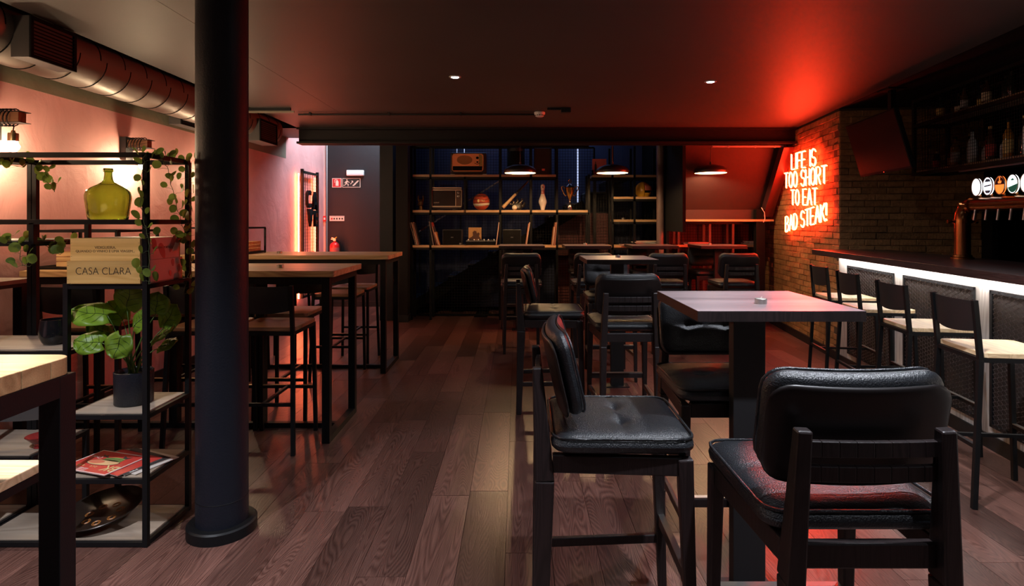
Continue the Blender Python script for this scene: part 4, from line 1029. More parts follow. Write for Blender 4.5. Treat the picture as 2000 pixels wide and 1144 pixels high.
# ================================================================ downlights, detector, pipes
for i, (x, y, p_, cn_) in enumerate(DOWN):
    lb = ['recessed ceiling spotlight glowing white left of centre', 'recessed ceiling spotlight glowing white in the red area'] [i] if i < 2 else 'recessed ceiling spotlight out of view above the camera side'
    t = thing('ceiling_spotlight', lb, 'lamp', (x, y, CZ), 0, 'ceiling spotlights')
    MB().lathe([(0.030, 0.0), (0.048, 0.0), (0.048, -0.004), (0.040, -0.008), (0.030, -0.004)], 28).build('bezel', WHITE, t, smooth=50)
    MB().lathe([(0, -0.006), (0.029, -0.006), (0.029, -0.001), (0, -0.001)], 24).build('lens', emis('spot_lens', (0.9, 0.94, 1.0), 25), t)
t = thing('smoke_detector', 'white round smoke detector under the rear ceiling', 'detector', tuple(at(1054, 218, 6.2))); t.location.z = CZ
MB().lathe([(0, -0.056), (0.03, -0.056), (0.045, -0.048), (0.048, -0.034), (0.056, -0.028), (0.058, -0.008), (0.05, 0), (0, 0)], 32).build('housing', WHITE, t, smooth=50)
m = MB()
for k in range(12): a = 2*PI*k/12; m.bar((0.0455*math.cos(a), 0.0455*math.sin(a), -0.044), (0.049*math.cos(a), 0.049*math.sin(a), -0.036), 0.012, 0.004)
m.build('vents', MATT, t)
t = thing('conduit', 'dark conduit pipe across the ceiling ending at the smoke detector', 'pipe', (X(820, 6.25), 6.25, CZ-0.02))
MB().tube([(X(583, 6.25), 6.25, CZ-0.02), (X(1045, 6.25), 6.25, CZ-0.02)], 0.011, 8).build('pipe', BLACKP, t, world=True, smooth=60)
for px in (606, 760, 900): MB().bx(X(px, 6.25)-0.01, X(px, 6.25)+0.01, 6.23, 6.27, CZ-0.034, CZ).build('clip', BLACKP, t, world=True)
t = thing('ceiling_bracket', 'small dark box with arm on the ceiling right of the detector', 'bracket', (X(1105, 6.0), 6.0, CZ))
MB().bx(-0.05, 0.05, -0.04, 0.04, -0.05, 0).build('box', BLACKP, t, bev=0.004); MB().bx(-0.19, -0.05, -0.015, 0.015, -0.02, 0).build('arm', BLACKP, t)
t = thing('cable_rail', 'dark rail crossing the ceiling edge beside the column', 'rail', (X(525, 6.0), 6.0, CZ-0.02))
MB().bx(X(486, 6.0), X(568, 6.0), 5.98, 6.01, CZ-0.03, CZ).build('rail', BLACKP, t, world=True)
MB().bx(-3.2, X(575, 6.0), 5.985, 6.005, CZ-0.05, CZ-0.03).build('lip', mat('pale_lip', (0.3, 0.26, 0.2), 0.5), t, world=True)
t = thing('beam_conduit', 'red lit conduit clipped under the steel beam', 'pipe', (2.9, 7.45, 2.38))
MB().tube([(X(1390, 7.4), 7.38, 2.385), (X(1530, 7.4), 7.38, 2.385)], 0.014, 8).build('pipe', mat('grey_conduit', (0.25, 0.22, 0.22), 0.4), t, world=True, smooth=60)
for px in (1422, 1474, 1512): MB().tube([(X(px, 7.4)-0.01, 7.38, 2.385), (X(px, 7.4)+0.01, 7.38, 2.385)], 0.019, 8).build('coupling', MATS['grey_conduit'], t, world=True, smooth=60)
# sloping steel channel beside the brick wall
t = thing('sloping_beam', 'perforated steel channel sloping down beside the brick wall', 'beam', (3.45, 7.8, 1.6))
a0, a1 = Vector((3.40, 7.36, 2.42)), Vector((3.46, 8.12, 1.56))
BP = mat('red_oxide_steel', (0.07, 0.018, 0.018), 0.4)
dv = (a1-a0).normalized(); rt = Vector((1, 0, 0)); nn = dv.cross(rt).normalized()
MB().bar(a0-rt*0.03, a1-rt*0.03, 0.012, 0.17, up=nn).bar(a0+nn*0.085, a1+nn*0.085, 0.012, 0.13, up=rt).build('channel', BP, t, world=True)
m = MB(); L_ = (a1-a0).length
# lattice web facing the room: rungs and bars with holes between
for i in range(5): m.bar(a0-nn*0.085+rt*(-0.03+0.0325*i), a1-nn*0.085+rt*(-0.03+0.0325*i), 0.008, 0.006)
for k in range(38):
    for i in range(4):
        s_ = (k+0.5*(i % 2))/38*L_; c_ = a0+dv*s_-nn*0.085; m.bar(c_+rt*(-0.03+0.0325*i), c_+rt*(-0.03+0.0325*(i+1)), 0.009, 0.006)
m.build('perforated_face', BP, t, world=True)
MB().bx(3.30, 3.42, 8.05, 8.15, 0, 1.6).build('foot_post', MATT, t, world=True)
t = thing('loose_cable', 'white cable hanging off the foot of the sloping beam', 'cable', at(1494, 420, 8.0))
MB().tube([at(1487, 405, 7.9), at(1493, 415, 7.9), at(1494, 427, 7.9), at(1491, 434, 7.9)], 0.004, 6).build('cable', WHITE, t, world=True, smooth=180)

# ================================================================ pendants
PB = mat('pendant_black', (0.015, 0.013, 0.013), 0.35); PI_ = mat('pendant_inside', (0.75, 0.66, 0.52), 0.5)
def pendant(px, label, D=7.58):
    x = X(px, D); zr = 2.062
    t = thing('pendant_lamp', label, 'lamp', (x, D, zr), 0, 'black dome pendant lamps')
    MB().lathe([(0.203, 0.0), (0.214, 0.022), (0.205, 0.048), (0.165, 0.080), (0.10, 0.102), (0.03, 0.110), (0.0, 0.111)], 48).build('shade', PB, t, smooth=60)
    MB().lathe([(0.0, 0.107), (0.03, 0.106), (0.098, 0.098), (0.162, 0.076), (0.201, 0.046), (0.210, 0.022), (0.200, 0.001)], 48).build('lining', PI_, t, smooth=60)
    MB().tube([(0, 0, 0.108), (0, 0, 0.145)], 0.014, 12).build('socket_cap', PB, t, smooth=50)
    MB().tube([(0, 0, 0.14), (0, 0, 2.60-zr if D < 7.3 else 2.62-zr)], 0.004, 6).build('cord', PB, t)
    MB().lathe([(0, 0.035), (0.018, 0.038), (0.030, 0.050), (0.032, 0.062), (0.024, 0.082), (0.014, 0.095), (0.014, 0.105)], 18).build('bulb', emis('pendant_bulb', (1.0, 0.62, 0.30), 1100), t, smooth=60)
    MB().lathe([(0.0, 2.62-zr), (0.05, 2.62-zr), (0.045, 2.598-zr), (0, 2.595-zr)], 20).build('ceiling_rose', PB, t, smooth=50)
pendant(1016, 'black dome pendant lamp on the left, before the shelf with the bowling pin')
pendant(1196, 'black dome pendant lamp in the middle of the three')
pendant(1388, 'black dome pendant lamp on the right before the red sloping wall')

# ================================================================ wall lamps on the pink wall
BW = wood('bracket_wood', (0.10, 0.04, 0.015), (0.30, 0.14, 0.06), 0, 0.5, 8)
BULB = emis('filament_bulb', (1.0, 0.72, 0.43), 620)
def wall_lamp(D, label, zb=1.905):
    t = thing('wall_lamp', label, 'lamp', (-3.25, D, zb), 0, 'cable-wrapped wall lamps')
    bx_ = 0.16; zt_ = 0.165
    MB().bx(0, 0.05, -0.045, 0.045, zt_-0.13, zt_+0.06).build('wall_plate', BLACKP, t, bev=0.002)
    MB().bx(0.05, 0.215, -0.03, 0.03, zt_-0.028, zt_+0.034).build('wooden_arm', BW, t, bev=0.002)
    MB().bx(0.04, 0.235, -0.042, 0.042, zt_+0.034, zt_+0.038).bx(0.04, 0.235, -0.042, 0.042, zt_-0.032, zt_-0.028).build('cover_plate', BLACKP, t)
    m = MB()
    for k in range(5):
        x0 = 0.07+0.024*k; m.tube([(x0+0.012*math.sin(a), 0.052*math.cos(a), zt_+0.003+0.052*math.sin(a)) for a in [2*PI*q/20 for q in range(20)]], 0.0035, 6, closed=True)
    m.tube([(0.165, 0.0, zt_-0.045), (bx_, 0, zt_-0.07), (bx_, 0, 0.075)], 0.0032, 6)
    m.build('cable_wrap', MATT, t, smooth=180)
    MB().lathe([(0, 0.093), (0.010, 0.088), (0.013, 0.075), (0.026, 0.072), (0.028, 0.066), (0.028, 0.022), (0.02, 0.02), (0, 0.02)], 20, T(bx_, 0, 0)).build('socket', BRASS, t, smooth=40)
    MB().lathe([(0, -0.042), (0.016, -0.038), (0.029, -0.022), (0.032, -0.006), (0.024, 0.010), (0.014, 0.022), (0.012, 0.03)], 18, T(bx_, 0, 0)).build('bulb', BULB, t, smooth=60)
wall_lamp(3.58, 'cable-wrapped wall lamp with bare bulb at the left edge')
wall_lamp(4.82, 'cable-wrapped wall lamp whose bulb glows behind the divider post')
wall_lamp(6.12, 'cable-wrapped wall lamp hidden behind the black column')
wall_lamp(2.31, 'cable-wrapped wall lamp just outside the left picture edge')

# ================================================================ ducts
t = thing('air_duct', 'round grey spiral duct running along the pink wall under the ceiling', 'duct', (-2.98, 2.0, 2.52))
DM = mat('duct_paint', (0.20, 0.17, 0.15), 0.45, 0.3)
MB().tube([(-2.98, -1.0, 2.52), (-2.98, 7.0, 2.52)], 0.17, 40).build('pipe', DM, t, world=True, smooth=50)
y = 1.0
while y < 6.9:
    MB().tube([(-2.98+0.171*math.cos(a), y+0.06*a/(2*PI), 2.52+0.171*math.sin(a)) for a in [2*PI*k/36 for k in range(37)]], 0.0035, 5).build('seam', MATT, t, world=True, smooth=180); y += 0.245
def vent(x0, x1, y0, y1, z0, z1, label):
    t = thing('vent_box', label, 'vent', ((x0+x1)/2, (y0+y1)/2, z0), 0, 'grille boxes on the air duct')
    MB().bx(x0, x1-0.01, y0, y1, z0, z1).build('box', mat('vent_paint', (0.05, 0.045, 0.045), 0.5), t, world=True, bev=0.003)
    MB().bx(x1-0.01, x1, y0, y1, z0, z0+0.02).bx(x1-0.01, x1, y0, y1, z1-0.02, z1).bx(x1-0.01, x1, y0, y0+0.02, z0+0.02, z1-0.02).bx(x1-0.01, x1, y1-0.02, y1, z0+0.02, z1-0.02).build('grille_frame', MATT, t, world=True)
    n = 9
    for i in range(n):
        z = z0+0.03+(z1-z0-0.05)*i/n; MB().bar((x1-0.006, y0+0.02, z), (x1-0.006, y1-0.02, z), 0.012, 0.004).build('slat', MATT, t, world=True)
vent(-2.83, -2.715, 3.26, 3.60, 2.355, 2.59, 'black grille box on the duct at the top left corner')
vent(-3.20, -3.08, 5.36, 5.80, 2.33, 2.50, 'black grille box under the duct just left of the column')
vent(-2.95, -2.77, 6.30, 6.75, 2.31, 2.55, 'black grille box on the duct just right of the column')

# ================================================================ illuminated lettering panel on the left wall
t = thing('illuminated_sign', 'mesh sign panel reading CAVE, edged with glowing orange light strips', 'sign', (-3.2, 9.05, 0.4))
ya, yb, z0, z1 = 8.61, 9.26, 0.30, 2.17
xw = -3.17
for y in (ya, yb): MB().bx(xw-0.02, xw+0.02, y-0.018, y+0.018, z0, z1+0.04).build('frame_post', BLACKM, t, world=True)
for z in (z0, z1-0.02): MB().bx(xw-0.02, xw+0.02, ya, yb, z, z+0.035).build('frame_rail', BLACKM, t, world=True)
m = MB()
k = 0
z = z0+0.05
while z < z1: m.bar((xw+0.01, ya, z), (xw+0.01, yb, z), 0.0035); z += 0.048
y = ya
while y < yb: m.bar((xw+0.01, y, z0), (xw+0.01, y, z1), 0.005); y += 0.10
m.build('wire_mesh', BLACKM, t, world=True, kind='stuff')
SO = emis('strip_orange', (1.0, 0.16, 0.06), 80.0)
MB().bx(-3.215, -3.205, ya-0.045, ya-0.022, z0, z1-0.03).build('light_strip', SO, t, world=True)
MB().bx(-3.20, -3.195, ya+0.02, ya+0.03, z0, z1-0.04).build('light_strip', SO, t, world=True)  # added strip behind the near post, throws orange glow on the wall
for i in range(34):
    z = z1-0.10-i*0.05; MB().bx(-3.2, -3.18, yb+0.01, yb+0.04, z-0.011, z+0.011).build('light_dot', SO, t, world=True)
MB().bx(-3.20, -3.195, yb-0.03, yb-0.02, z0, z1-0.04).build('light_strip', emis('added_strip_orange', (1.0, 0.14, 0.05), 60.0), t, world=True)  # added strip behind the far post, brightens the wall behind the letters
LM = R(PI/2, 'Z') @ R(PI/2, 'X')
It = rootmat(t).inverted()
for ch_, yy, zz, sz in (('C', 8.77, 1.755, 0.37), ('A', 9.04, 1.735, 0.40), ('V', 8.84, 1.475, 0.38), ('E', 9.07, 1.465, 0.36)):
    text('letter', ch_, sz, MATT, t, It @ T(xw+0.035, yy, zz) @ LM, 0.02, sx=0.74, offset=0.004)

# ================================================================ signs, extinguisher, emergency lamp on the black wall
yw = 9.85; EXR = mat('sign_red', (0.50, 0.03, 0.03), 0.5); EXG = mat('sign_dark_green', (0.01, 0.022, 0.022), 0.5); EXW = mat('sign_cream', (0.72, 0.66, 0.55), 0.5)
def pb(px, py): p = at(px, py, yw); return p.x, p.z
def panel(name, label, cat, px0, px1, py0, py1, m, brd=0.008, grp=None):
    x0, z1 = pb(px0, py0); x1, z0 = pb(px1, py1); cx_, cz = (x0+x1)/2, (z0+z1)/2
    t = thing(name, label, cat, (cx_, yw-0.004, cz), 0, grp)
    w_, h_ = x1-x0, z1-z0
    MB().bx(-w_/2, w_/2, -0.004, 0.004, -h_/2, h_/2).build('plate', EXW, t)
    MB().bx(-w_/2+brd, w_/2-brd, -0.0052, -0.004, -h_/2+brd, h_/2-brd).build('print', m, t)
    return t, w_, h_
FM = R(PI/2, 'X')   # local xy -> xz plane
def glyph(t, polys, m, s=1.0, ox=0, oz=0, name='pictogram'):
    mb = MB()
    for P in polys: mb.prism([(x*s, y*s) for x, y in P], 0.0053, 0.0060, T(ox, 0, oz) @ FM)
    mb.build(name, m, t)
t, w_, h_ = panel('fire_sign', 'small square red sign with a white fire extinguisher symbol', 'sign', 649, 667, 348, 366, EXR)
glyph(t, [[(-.018, -.05), (.03, -.05), (.03, .02), (.018, .035), (-.006, .035), (-.018, .02)], [(-.002, .035), (.014, .035), (.014, .05), (-.002, .05)], [(-.03, .05), (.014, .046), (.014, .054), (-.03, .058)], [(-.04, -.0), (-.033, 0), (-.027, .055), (-.034, .055)]], EXW)
t, w_, h_ = panel('exit_sign', 'dark exit sign with white running man, arrow and stairs', 'sign', 669, 704, 348, 366, EXG)
glyph(t, [ell(-.075, .05, .010, .010), [(-.10, .02), (-.07, .04), (-.055, .03), (-.075, -.01), (-.09, 0.0)], [(-.115, -.0), (-.10, .022), (-.09, .018), (-.105, -.01)], [(-.06, .03), (-.03, .01), (-.035, .0), (-.062, .018)],
          [(-.09, 0), (-.075, -.012), (-.045, -.02), (-.05, -.055), (-.06, -.055), (-.058, -.03), (-.09, -.015)], [(-.09, 0), (-.08, -.015), (-.11, -.045), (-.135, -.045), (-.135, -.037), (-.11, -.035)]], EXW, ox=0.0)
glyph(t, [[(-.02, -.02), (.01, .015), (.018, .008), (-.012, -.027)], [(-.005, .035), (.03, .035), (.03, 0)]], EXW)
glyph(t, [[(.0+.018*i, -.05+.018*i), (.018*(i+1)+.018, -.05+.018*i), (.018*(i+1)+.018, -.05+.018*(i+1)), (.018*i+.012, -.05+.018*(i+1))] for i in range(5)], EXW, ox=0.018)
t, w_, h_ = panel('notice_sign', 'small cream notice plate with a row of five dark pictograms', 'sign', 644, 672.5, 421.5, 431.5, EXW, 0.002)
glyph(t, [[(-.115, .030), (.115, .030), (.115, .034), (-.115, .034)]], INK)
glyph(t, [[(-.10, -.02), (-.07, -.02), (-.07, .012), (-.10, .012)]], EXR)
for k in range(4): glyph(t, [ell(-.045+.045*k, -.004, .014, .016)], INK)
t = thing('emergency_lamp', 'white emergency light box with a small green indicator', 'lamp', tuple(at(694, 338, yw-0.03)))
MB().bx(-0.145, 0.145, -0.03, 0.03, -0.045, 0.05).build('case', WHITE, t, bev=0.012)
MB().bx(-0.12, 0.13, -0.034, -0.03, -0.02, 0.03).build('diffuser', mat('frosted', (0.55, 0.55, 0.6), 0.4, emit=(0.7, 0.75, 0.9), es=0.35), t, bev=0.003)
for x in (-0.118, -0.095): MB().lathe([(0, 0), (0.006, 0), (0.004, 0.004), (0, 0.005)], 10, T(x, -0.034, 0.002) @ R(PI/2, 'X')).build('indicator', emis('green_led', (0.05, 1.0, 0.55), 20), t)
t = thing('extinguisher', 'red fire extinguisher with a yellow pin against the black wall', 'extinguisher', (X(653, 9.7), 9.72, 0))
MB().lathe([(0, 0.55), (0.07, 0.55), (0.08, 0.57), (0.08, 1.02), (0.07, 1.06), (0.04, 1.085), (0.018, 1.09), (0.018, 1.11), (0, 1.11)], 28).build('cylinder', REDP, t, smooth=50)
MB().lathe([(0.0812, 0.75), (0.0815, 0.751), (0.0815, 1.0), (0.0812, 1.001)], 28).build('label_sheet', mat('ext_label', (0.35, 0.08, 0.07), 0.5), t, smooth=40)
MB().bx(-0.02, 0.02, -0.02, 0.02, 1.11, 1.135).bar((-0.06, 0, 1.14), (0.02, 0, 1.135), 0.014).bar((-0.05, 0, 1.165), (0.02, 0, 1.14), 0.012).build('valve', STEEL, t)
MB().bar((0.01, -0.02, 1.15), (0.04, -0.02, 1.175), 0.03, 0.012).build('safety_pin', mat('yellow_plastic', (0.7, 0.45, 0.03), 0.4), t)
MB().tube([(0.03, 0, 1.12), (0.09, 0, 1.09), (0.10, 0, 0.95), (0.09, 0, 0.7)], 0.010, 8).build('hose', MATT, t, smooth=180)
MB().bx(-0.06, 0.06, 0.075, 0.12, 0.7, 0.8).build('wall_bracket', BLACKM, t)
t = thing('alarm_button', 'small red call point on the corner beside the lit sign', 'alarm', tuple(at(633, 427, 9.8)))
MB().bx(-0.04, 0.04, -0.03, 0.03, -0.045, 0.045).build('case', REDP, t, bev=0.004)
MB().bx(0.005, 0.03, -0.034, -0.03, -0.018, 0.018).build('window', WHITE, t)
struct('trim_4', MB().bx(-3.21, -3.20, 9.79, 9.80, 0, 3.4), mat('grey_seam', (0.05, 0.045, 0.05), 0.6))

# ================================================================ rear shelf frames, wire mesh, stairs
YS, YSB = 8.52, 8.80
SO_ = wood('shelf_oak', (0.42, 0.24, 0.11), (0.58, 0.37, 0.19), 0, 0.45, 8)
t = thing('display_shelf', 'tall black steel shelf frame with oak planks before the mesh', 'shelf', (-0.25, 8.66, 0))
RL = t
w_ = 0.032
zt_, zm_, zl_ = 2.118, 1.60, 1.088
def Bv(px, z0, z1, par=None, ys=(YS, YSB)):
    for y in ys: MB().bar((X(px, YS), y, z0), (X(px, YS), y, z1), w_).build('post', BLACKM, par or t, world=True)
def Sh(px0, px1, z, par=None, cuts=()):
    x0, x1 = X(px0, YS), X(px1, YS); xs = [x0]+[X(c, YS) for c in cuts]+[x1]
    for a, b in zip(xs[:-1], xs[1:]): MB().bx(a+0.016, b-0.016, YS-0.016, YSB, z-0.034, z).build('plank', SO_, par or t, world=True, bev=0.002)
    for y in (YS, YSB-0.02): MB().bar((x0, y, z-0.050), (x1, y, z-0.050), w_).build('rail', BLACKM, par or t, world=True)
for px in (804, 841, 977, 1037, 1088): Bv(px, 0, 2.53)
Bv(908, zm_, zt_); Bv(1150, zl_, 2.12)
MB().bar((X(804, YS), YS, 2.53), (X(1150, YS), YS, 2.53), w_).build('rail', BLACKM, t, world=True)
Sh(804, 1088, zt_, cuts=(841, 977, 1037)); Sh(804, 1150, zm_, cuts=(841, 908, 977, 1037, 1088)); Sh(804, 1150, zl_, cuts=(841, 977, 1088))
t2 = thing('display_shelf', 'black steel cubby shelf with oak planks holding the helmet', 'shelf', (1.7, 8.66, 0))
for px in (1196, 1239, 1286): Bv(px, 0, 2.53 if px < 1290 else 2.1, t2)
Sh(1155, 1284, 2.112, t2, cuts=(1196, 1239)); Sh(1196, 1286, 1.795, t2, cuts=(1239,)); Sh(1196, 1286, 1.462, t2, cuts=(1239,)); Sh(1155, 1286, zl_, t2, cuts=(1197, 1239,))
t3 = thing('low_shelf', 'low black frame shelf with long oak plank under the sloping wall', 'shelf', (2.9, 8.6, 0))
MB().bx(X(1303, 8.4), X(1490, 8.4), 8.04, 8.20, 1.435, 1.462).build('plank', SO_, t3, world=True, bev=0.002)
MB().bar((X(1288, 8.42), 8.42, 1.415), (X(1490, 8.42), 8.42, 1.415), 0.035).build('rail', BLACKM, t3, world=True)
GP = mat('post_paint_grey', (0.10, 0.085, 0.08), 0.4)
for px in (1325, 1386, 1431): MB().bar((X(px, 8.42), 8.42, 0), (X(px, 8.42), 8.42, 1.42), 0.034).build('post', GP, t3, world=True)
for px in (1316, 1374, 1420): MB().bar((X(px, 8.8), 8.8, 0), (X(px, 8.8), 8.8, 1.42), 0.034).build('post', GP, t3, world=True)
MB().bx(X(1320, 8.4), X(1488, 8.4), 8.36, 8.62, zl_-0.02, zl_+0.012).build('plank', SO_, t3, world=True)
# wire mesh partitions
def mesh_part(name, label, x0, x1, y, z0, z1, g=0.042):
    t = thing(name, label, 'mesh', ((x0+x1)/2, y, z0), 0, 'wire mesh partitions behind the shelves')
    m = MB(); x = x0
    while x <= x1: m.bar((x, y, z0), (x, y, z1), 0.0045); x += g
    z = z0
    while z <= z1: m.bar((x0, y-0.004, z), (x1, y-0.004, z), 0.0045); z += g
    m.build('wires', BLACKM, t, world=True, kind='stuff')
    for p_, q_ in (((x0, y, z0), (x0, y, z1)), ((x1, y, z0), (x1, y, z1)), ((x0, y, z0), (x1, y, z0)), ((x0, y, z1), (x1, y, z1))): MB().bar(p_, q_, 0.025).build('frame_bar', BLACKM, t, world=True)
mesh_part('wire_partition', 'fine wire mesh partition before the blue-lit staircase', -1.62, 1.17, 8.86, 0.02, 2.55)
mesh_part('wire_partition', 'wire mesh partition behind the helmet cubbies', 1.19, 2.08, 8.88, 0.02, 2.12)
mesh_part('wire_partition', 'wire mesh partition glowing red under the long low shelf', 2.2, 3.55, 8.84, 0.02, 1.42)
struct('trim_5', MB().bx(2.14, 3.6, 8.93, 8.96, 0, 1.5), mat('red_backing_paint', (0.10, 0.03, 0.03), 0.6))
# round column at the cubbies
t = thing('column', 'slim round column lit red right of the helmet shelf', 'column', (2.045, 8.33, 0))
MB().lathe([(0.055, 0.0), (0.055, 2.62)], 28).build('shaft', mat('slim_column_paint', (0.14, 0.09, 0.085), 0.4), t, smooth=40)
MB().lathe([(0.056, 0), (0.09, 0), (0.09, 0.015), (0.056, 0.015)], 28).build('base_ring', BLACKM, t)
t = thing('column', 'square black post left of the tall shelf frame', 'column', (X(787, 8.4), 8.4, 0))
MB().bx(-0.085, 0.085, -0.085, 0.085, 0, 2.62).build('shaft', mat('brown_black_paint', (0.008, 0.006, 0.006), 0.6, spec=0.2), t)
MB().bx(-0.095, 0.095, -0.095, 0.095, 0, 0.10).build('skirting', BLACKP, t)
# staircase
t = thing('staircase', 'dark steel staircase rising to the right behind the mesh', 'stairs', (-0.6, 9.4, 0))
TRD = mat('chequer_tread', (0.06, 0.065, 0.085), 0.45, 0.5, bump=1.0, bscale=70)
sx0 = X(803, 9.35); 
for i in range(12):
    x = sx0-0.28+0.305*i; z = 0.0+0.183*(i+1)
    zz_ = Z(579, 9.35)+0.185*(i-1)
    if zz_ > 2.6: break
    MB().bx(x, x+0.32, 9.03, 9.80, zz_-0.03, zz_).build('tread', TRD, t, world=True, bev=0.003)
    MB().bx(x+0.30, x+0.31, 9.03, 9.80, zz_-0.03, zz_+0.16).build('riser', MATT, t, world=True)
s_ = at(803, 610, 9.0); e_ = at(1090, 430, 9.0)
zq = Z(579, 9.35); MB().bar((sx0-0.1, 9.01, zq-0.22), (sx0+0.305*9, 9.01, zq-0.17+0.185*8.8), 0.03, 0.16).build('stringer', MATT, t, world=True)
MB().bar(tuple(at(803, 462, 8.98)), tuple(at(1000, 338, 8.98)), 0.022).build('handrail', mat('pale_rail', (0.35, 0.35, 0.4), 0.35, 0.6), t, world=True)
for px, py in ((820, 452), (900, 402), (980, 351)):
    p_ = at(px, py, 8.98); MB().bar((p_.x, 8.98, p_.z-0.85), (p_.x, 8.98, p_.z), 0.018).build('baluster', BLACKM, t, world=True)
MB().bx(X(1127, 9.6), X(1129.5, 9.6), 9.58, 9.60, 1.75, 2.85).build('wall_strip', emis('cool_strip', (0.55, 0.65, 1.0), 0.9), t, world=True)
for px in (893, 907): MB().bx(X(px, 9.6)-0.006, X(px, 9.6)+0.006, 9.58, 9.60, 2.40, 2.85).build('wall_strip', MATS['cool_strip'], t, world=True)
struct('wall_stair_back', MB().bx(-1.80, 2.10, 9.80, 9.845, 0, 3.62), mat('navy_wall', (0.045, 0.055, 0.105), 0.6, bump=0.2, bscale=10))

# ---------------------------------------------------------------- things on the rear shelves
def shp(px, D=8.62): return X(px, D)
KP = 8.62/F
RED_W = mat('terracotta_front', (0.85, 0.30, 0.11), 0.5); BRNB = mat('dark_case', (0.025, 0.012, 0.010), 0.35)
# radio
t = thing('radio', 'vintage valve radio with orange cloth front on the top shelf', 'radio', (shp(915.5), 8.64, zt_))
W2, h_ = 35*KP, 43*KP
MB().bx(-W2, W2, -0.10, 0.10, 0.012, h_).build('case', BRNB, t, bev=0.02)
fb = MB().prism([rr_pt(k/40, 29.5*KP, 16.5*KP, 0.03) for k in range(40)], 0.10, 0.106, T(-1*KP, 0, 23.5*KP) @ FM).build('front_panel', RED_W, t)
m = MB().tube([(x, 0, z) for x, z in [rr_pt(k/40, 30*KP, 17*KP, 0.03) for k in range(40)]], 0.005, 6, closed=True, M=T(-1*KP, -0.106, 23.5*KP)); m.build('front_trim', mat('gold_trim', (0.6, 0.32, 0.12), 0.35, 0.6), fb)
MB().prism([(-29*KP, -15.5*KP), (27.5*KP, -15.5*KP), (28.5*KP, -7*KP), (-29*KP, -7*KP)], 0.106, 0.108, T(-1*KP, 0, 23.5*KP) @ FM).build('dial_band', MATT, t)
MB().prism([(21.5*KP, -6.5*KP), (28.5*KP, -6.5*KP), (28.5*KP, 13*KP), (24*KP, 16*KP), (21.5*KP, 16*KP)], 0.106, 0.108, T(-1*KP, 0, 23.5*KP) @ FM).build('side_strip', mat('olive_cloth', (0.30, 0.20, 0.04), 0.6), t)
MB().prism(ell(-6*KP, 5*KP, 15*KP, 9*KP), 0.106, 0.1075, T(-1*KP, 0, 23.5*KP) @ FM).build('speaker_cloth', mat('speaker_cloth', (0.42, 0.18, 0.06), 0.8, bump=1, bscale=300), t)
for kx, kz, kr in ((18.5, 9, 2.6), (18.5, 1, 1.7)): MB().lathe([(0, 0), (kr*KP, 0), (kr*KP*0.9, 0.016), (0, 0.018)], 16, T((kx-1)*KP, -0.106, (23.5+kz)*KP) @ R(PI/2, 'X')).build('knob', MATT, t)
MB().bar((12*KP, -0.108, 22*KP), (17.5*KP, -0.108, 20*KP), 0.006).bar((17.5*KP, -0.108, 20*KP), (23*KP, -0.108, 22.5*KP), 0.006).build('emblem', MATT, t)
for x in (-W2+0.03, W2-0.03): MB().bx(x-0.03, x+0.03, -0.08, 0.08, 0, 0.014).build('foot', STEEL, t)
# old television set
t = thing('retro_television', 'small retro television with silver trim and carrying handle', 'television', (shp(874), 8.64, zm_))
W2, h_ = 28.5*KP, 42*KP
MB().bx(-W2, W2, -0.09, 0.10, 0.02, h_).build('case', BRNB, t, bev=0.006)
TM = mat('champagne_trim', (0.60, 0.42, 0.30), 0.35, 0.5)
m = MB()
for z in (7*KP, 39*KP, 43*KP): m.bx(-W2-0.002, W2+0.002, -0.098, -0.088, z-0.008, z+0.008)
for x in (-W2, W2, 17*KP): m.bx(x-0.004, x+0.004, -0.098, -0.088, 7*KP, 39*KP)
m.build('trim', TM, t)
MB().bx(-W2+0.012, 16*KP, -0.095, -0.088, 9*KP, 37*KP).build('screen', mat('crt_glass', (0.03, 0.02, 0.018), 0.12, coat=1), t, bev=0.003)
MB().bx(18*KP, W2-0.008, -0.094, -0.088, 9*KP, 37*KP).build('control_panel', mat('brown_panel', (0.07, 0.025, 0.012), 0.4), t)
for z in (34, 27): MB().lathe([(0, 0), (2.6*KP, 0), (2.3*KP, 0.012), (1.2*KP, 0.014), (0, 0.02)], 18, T(22.5*KP, -0.094, z*KP) @ R(PI/2, 'X')).build('dial', STEEL, t)
MB().tube([(-14*KP, 0, h_), (-14*KP, 0, h_+6*KP), (15*KP, 0, h_+6*KP), (15*KP, 0, h_)], 0.007, 6).build('handle', MATT, t)
text('lettering', 'SONY', 0.024, TM, t, T(-20*KP, -0.0965, 14.5*KP) @ FACE, 0.0004, sx=1.3)
for x in (-W2+0.04, W2-0.04): MB().bx(x-0.02, x+0.02, -0.06, 0.06, 0, 0.022).build('foot', MATT, t)
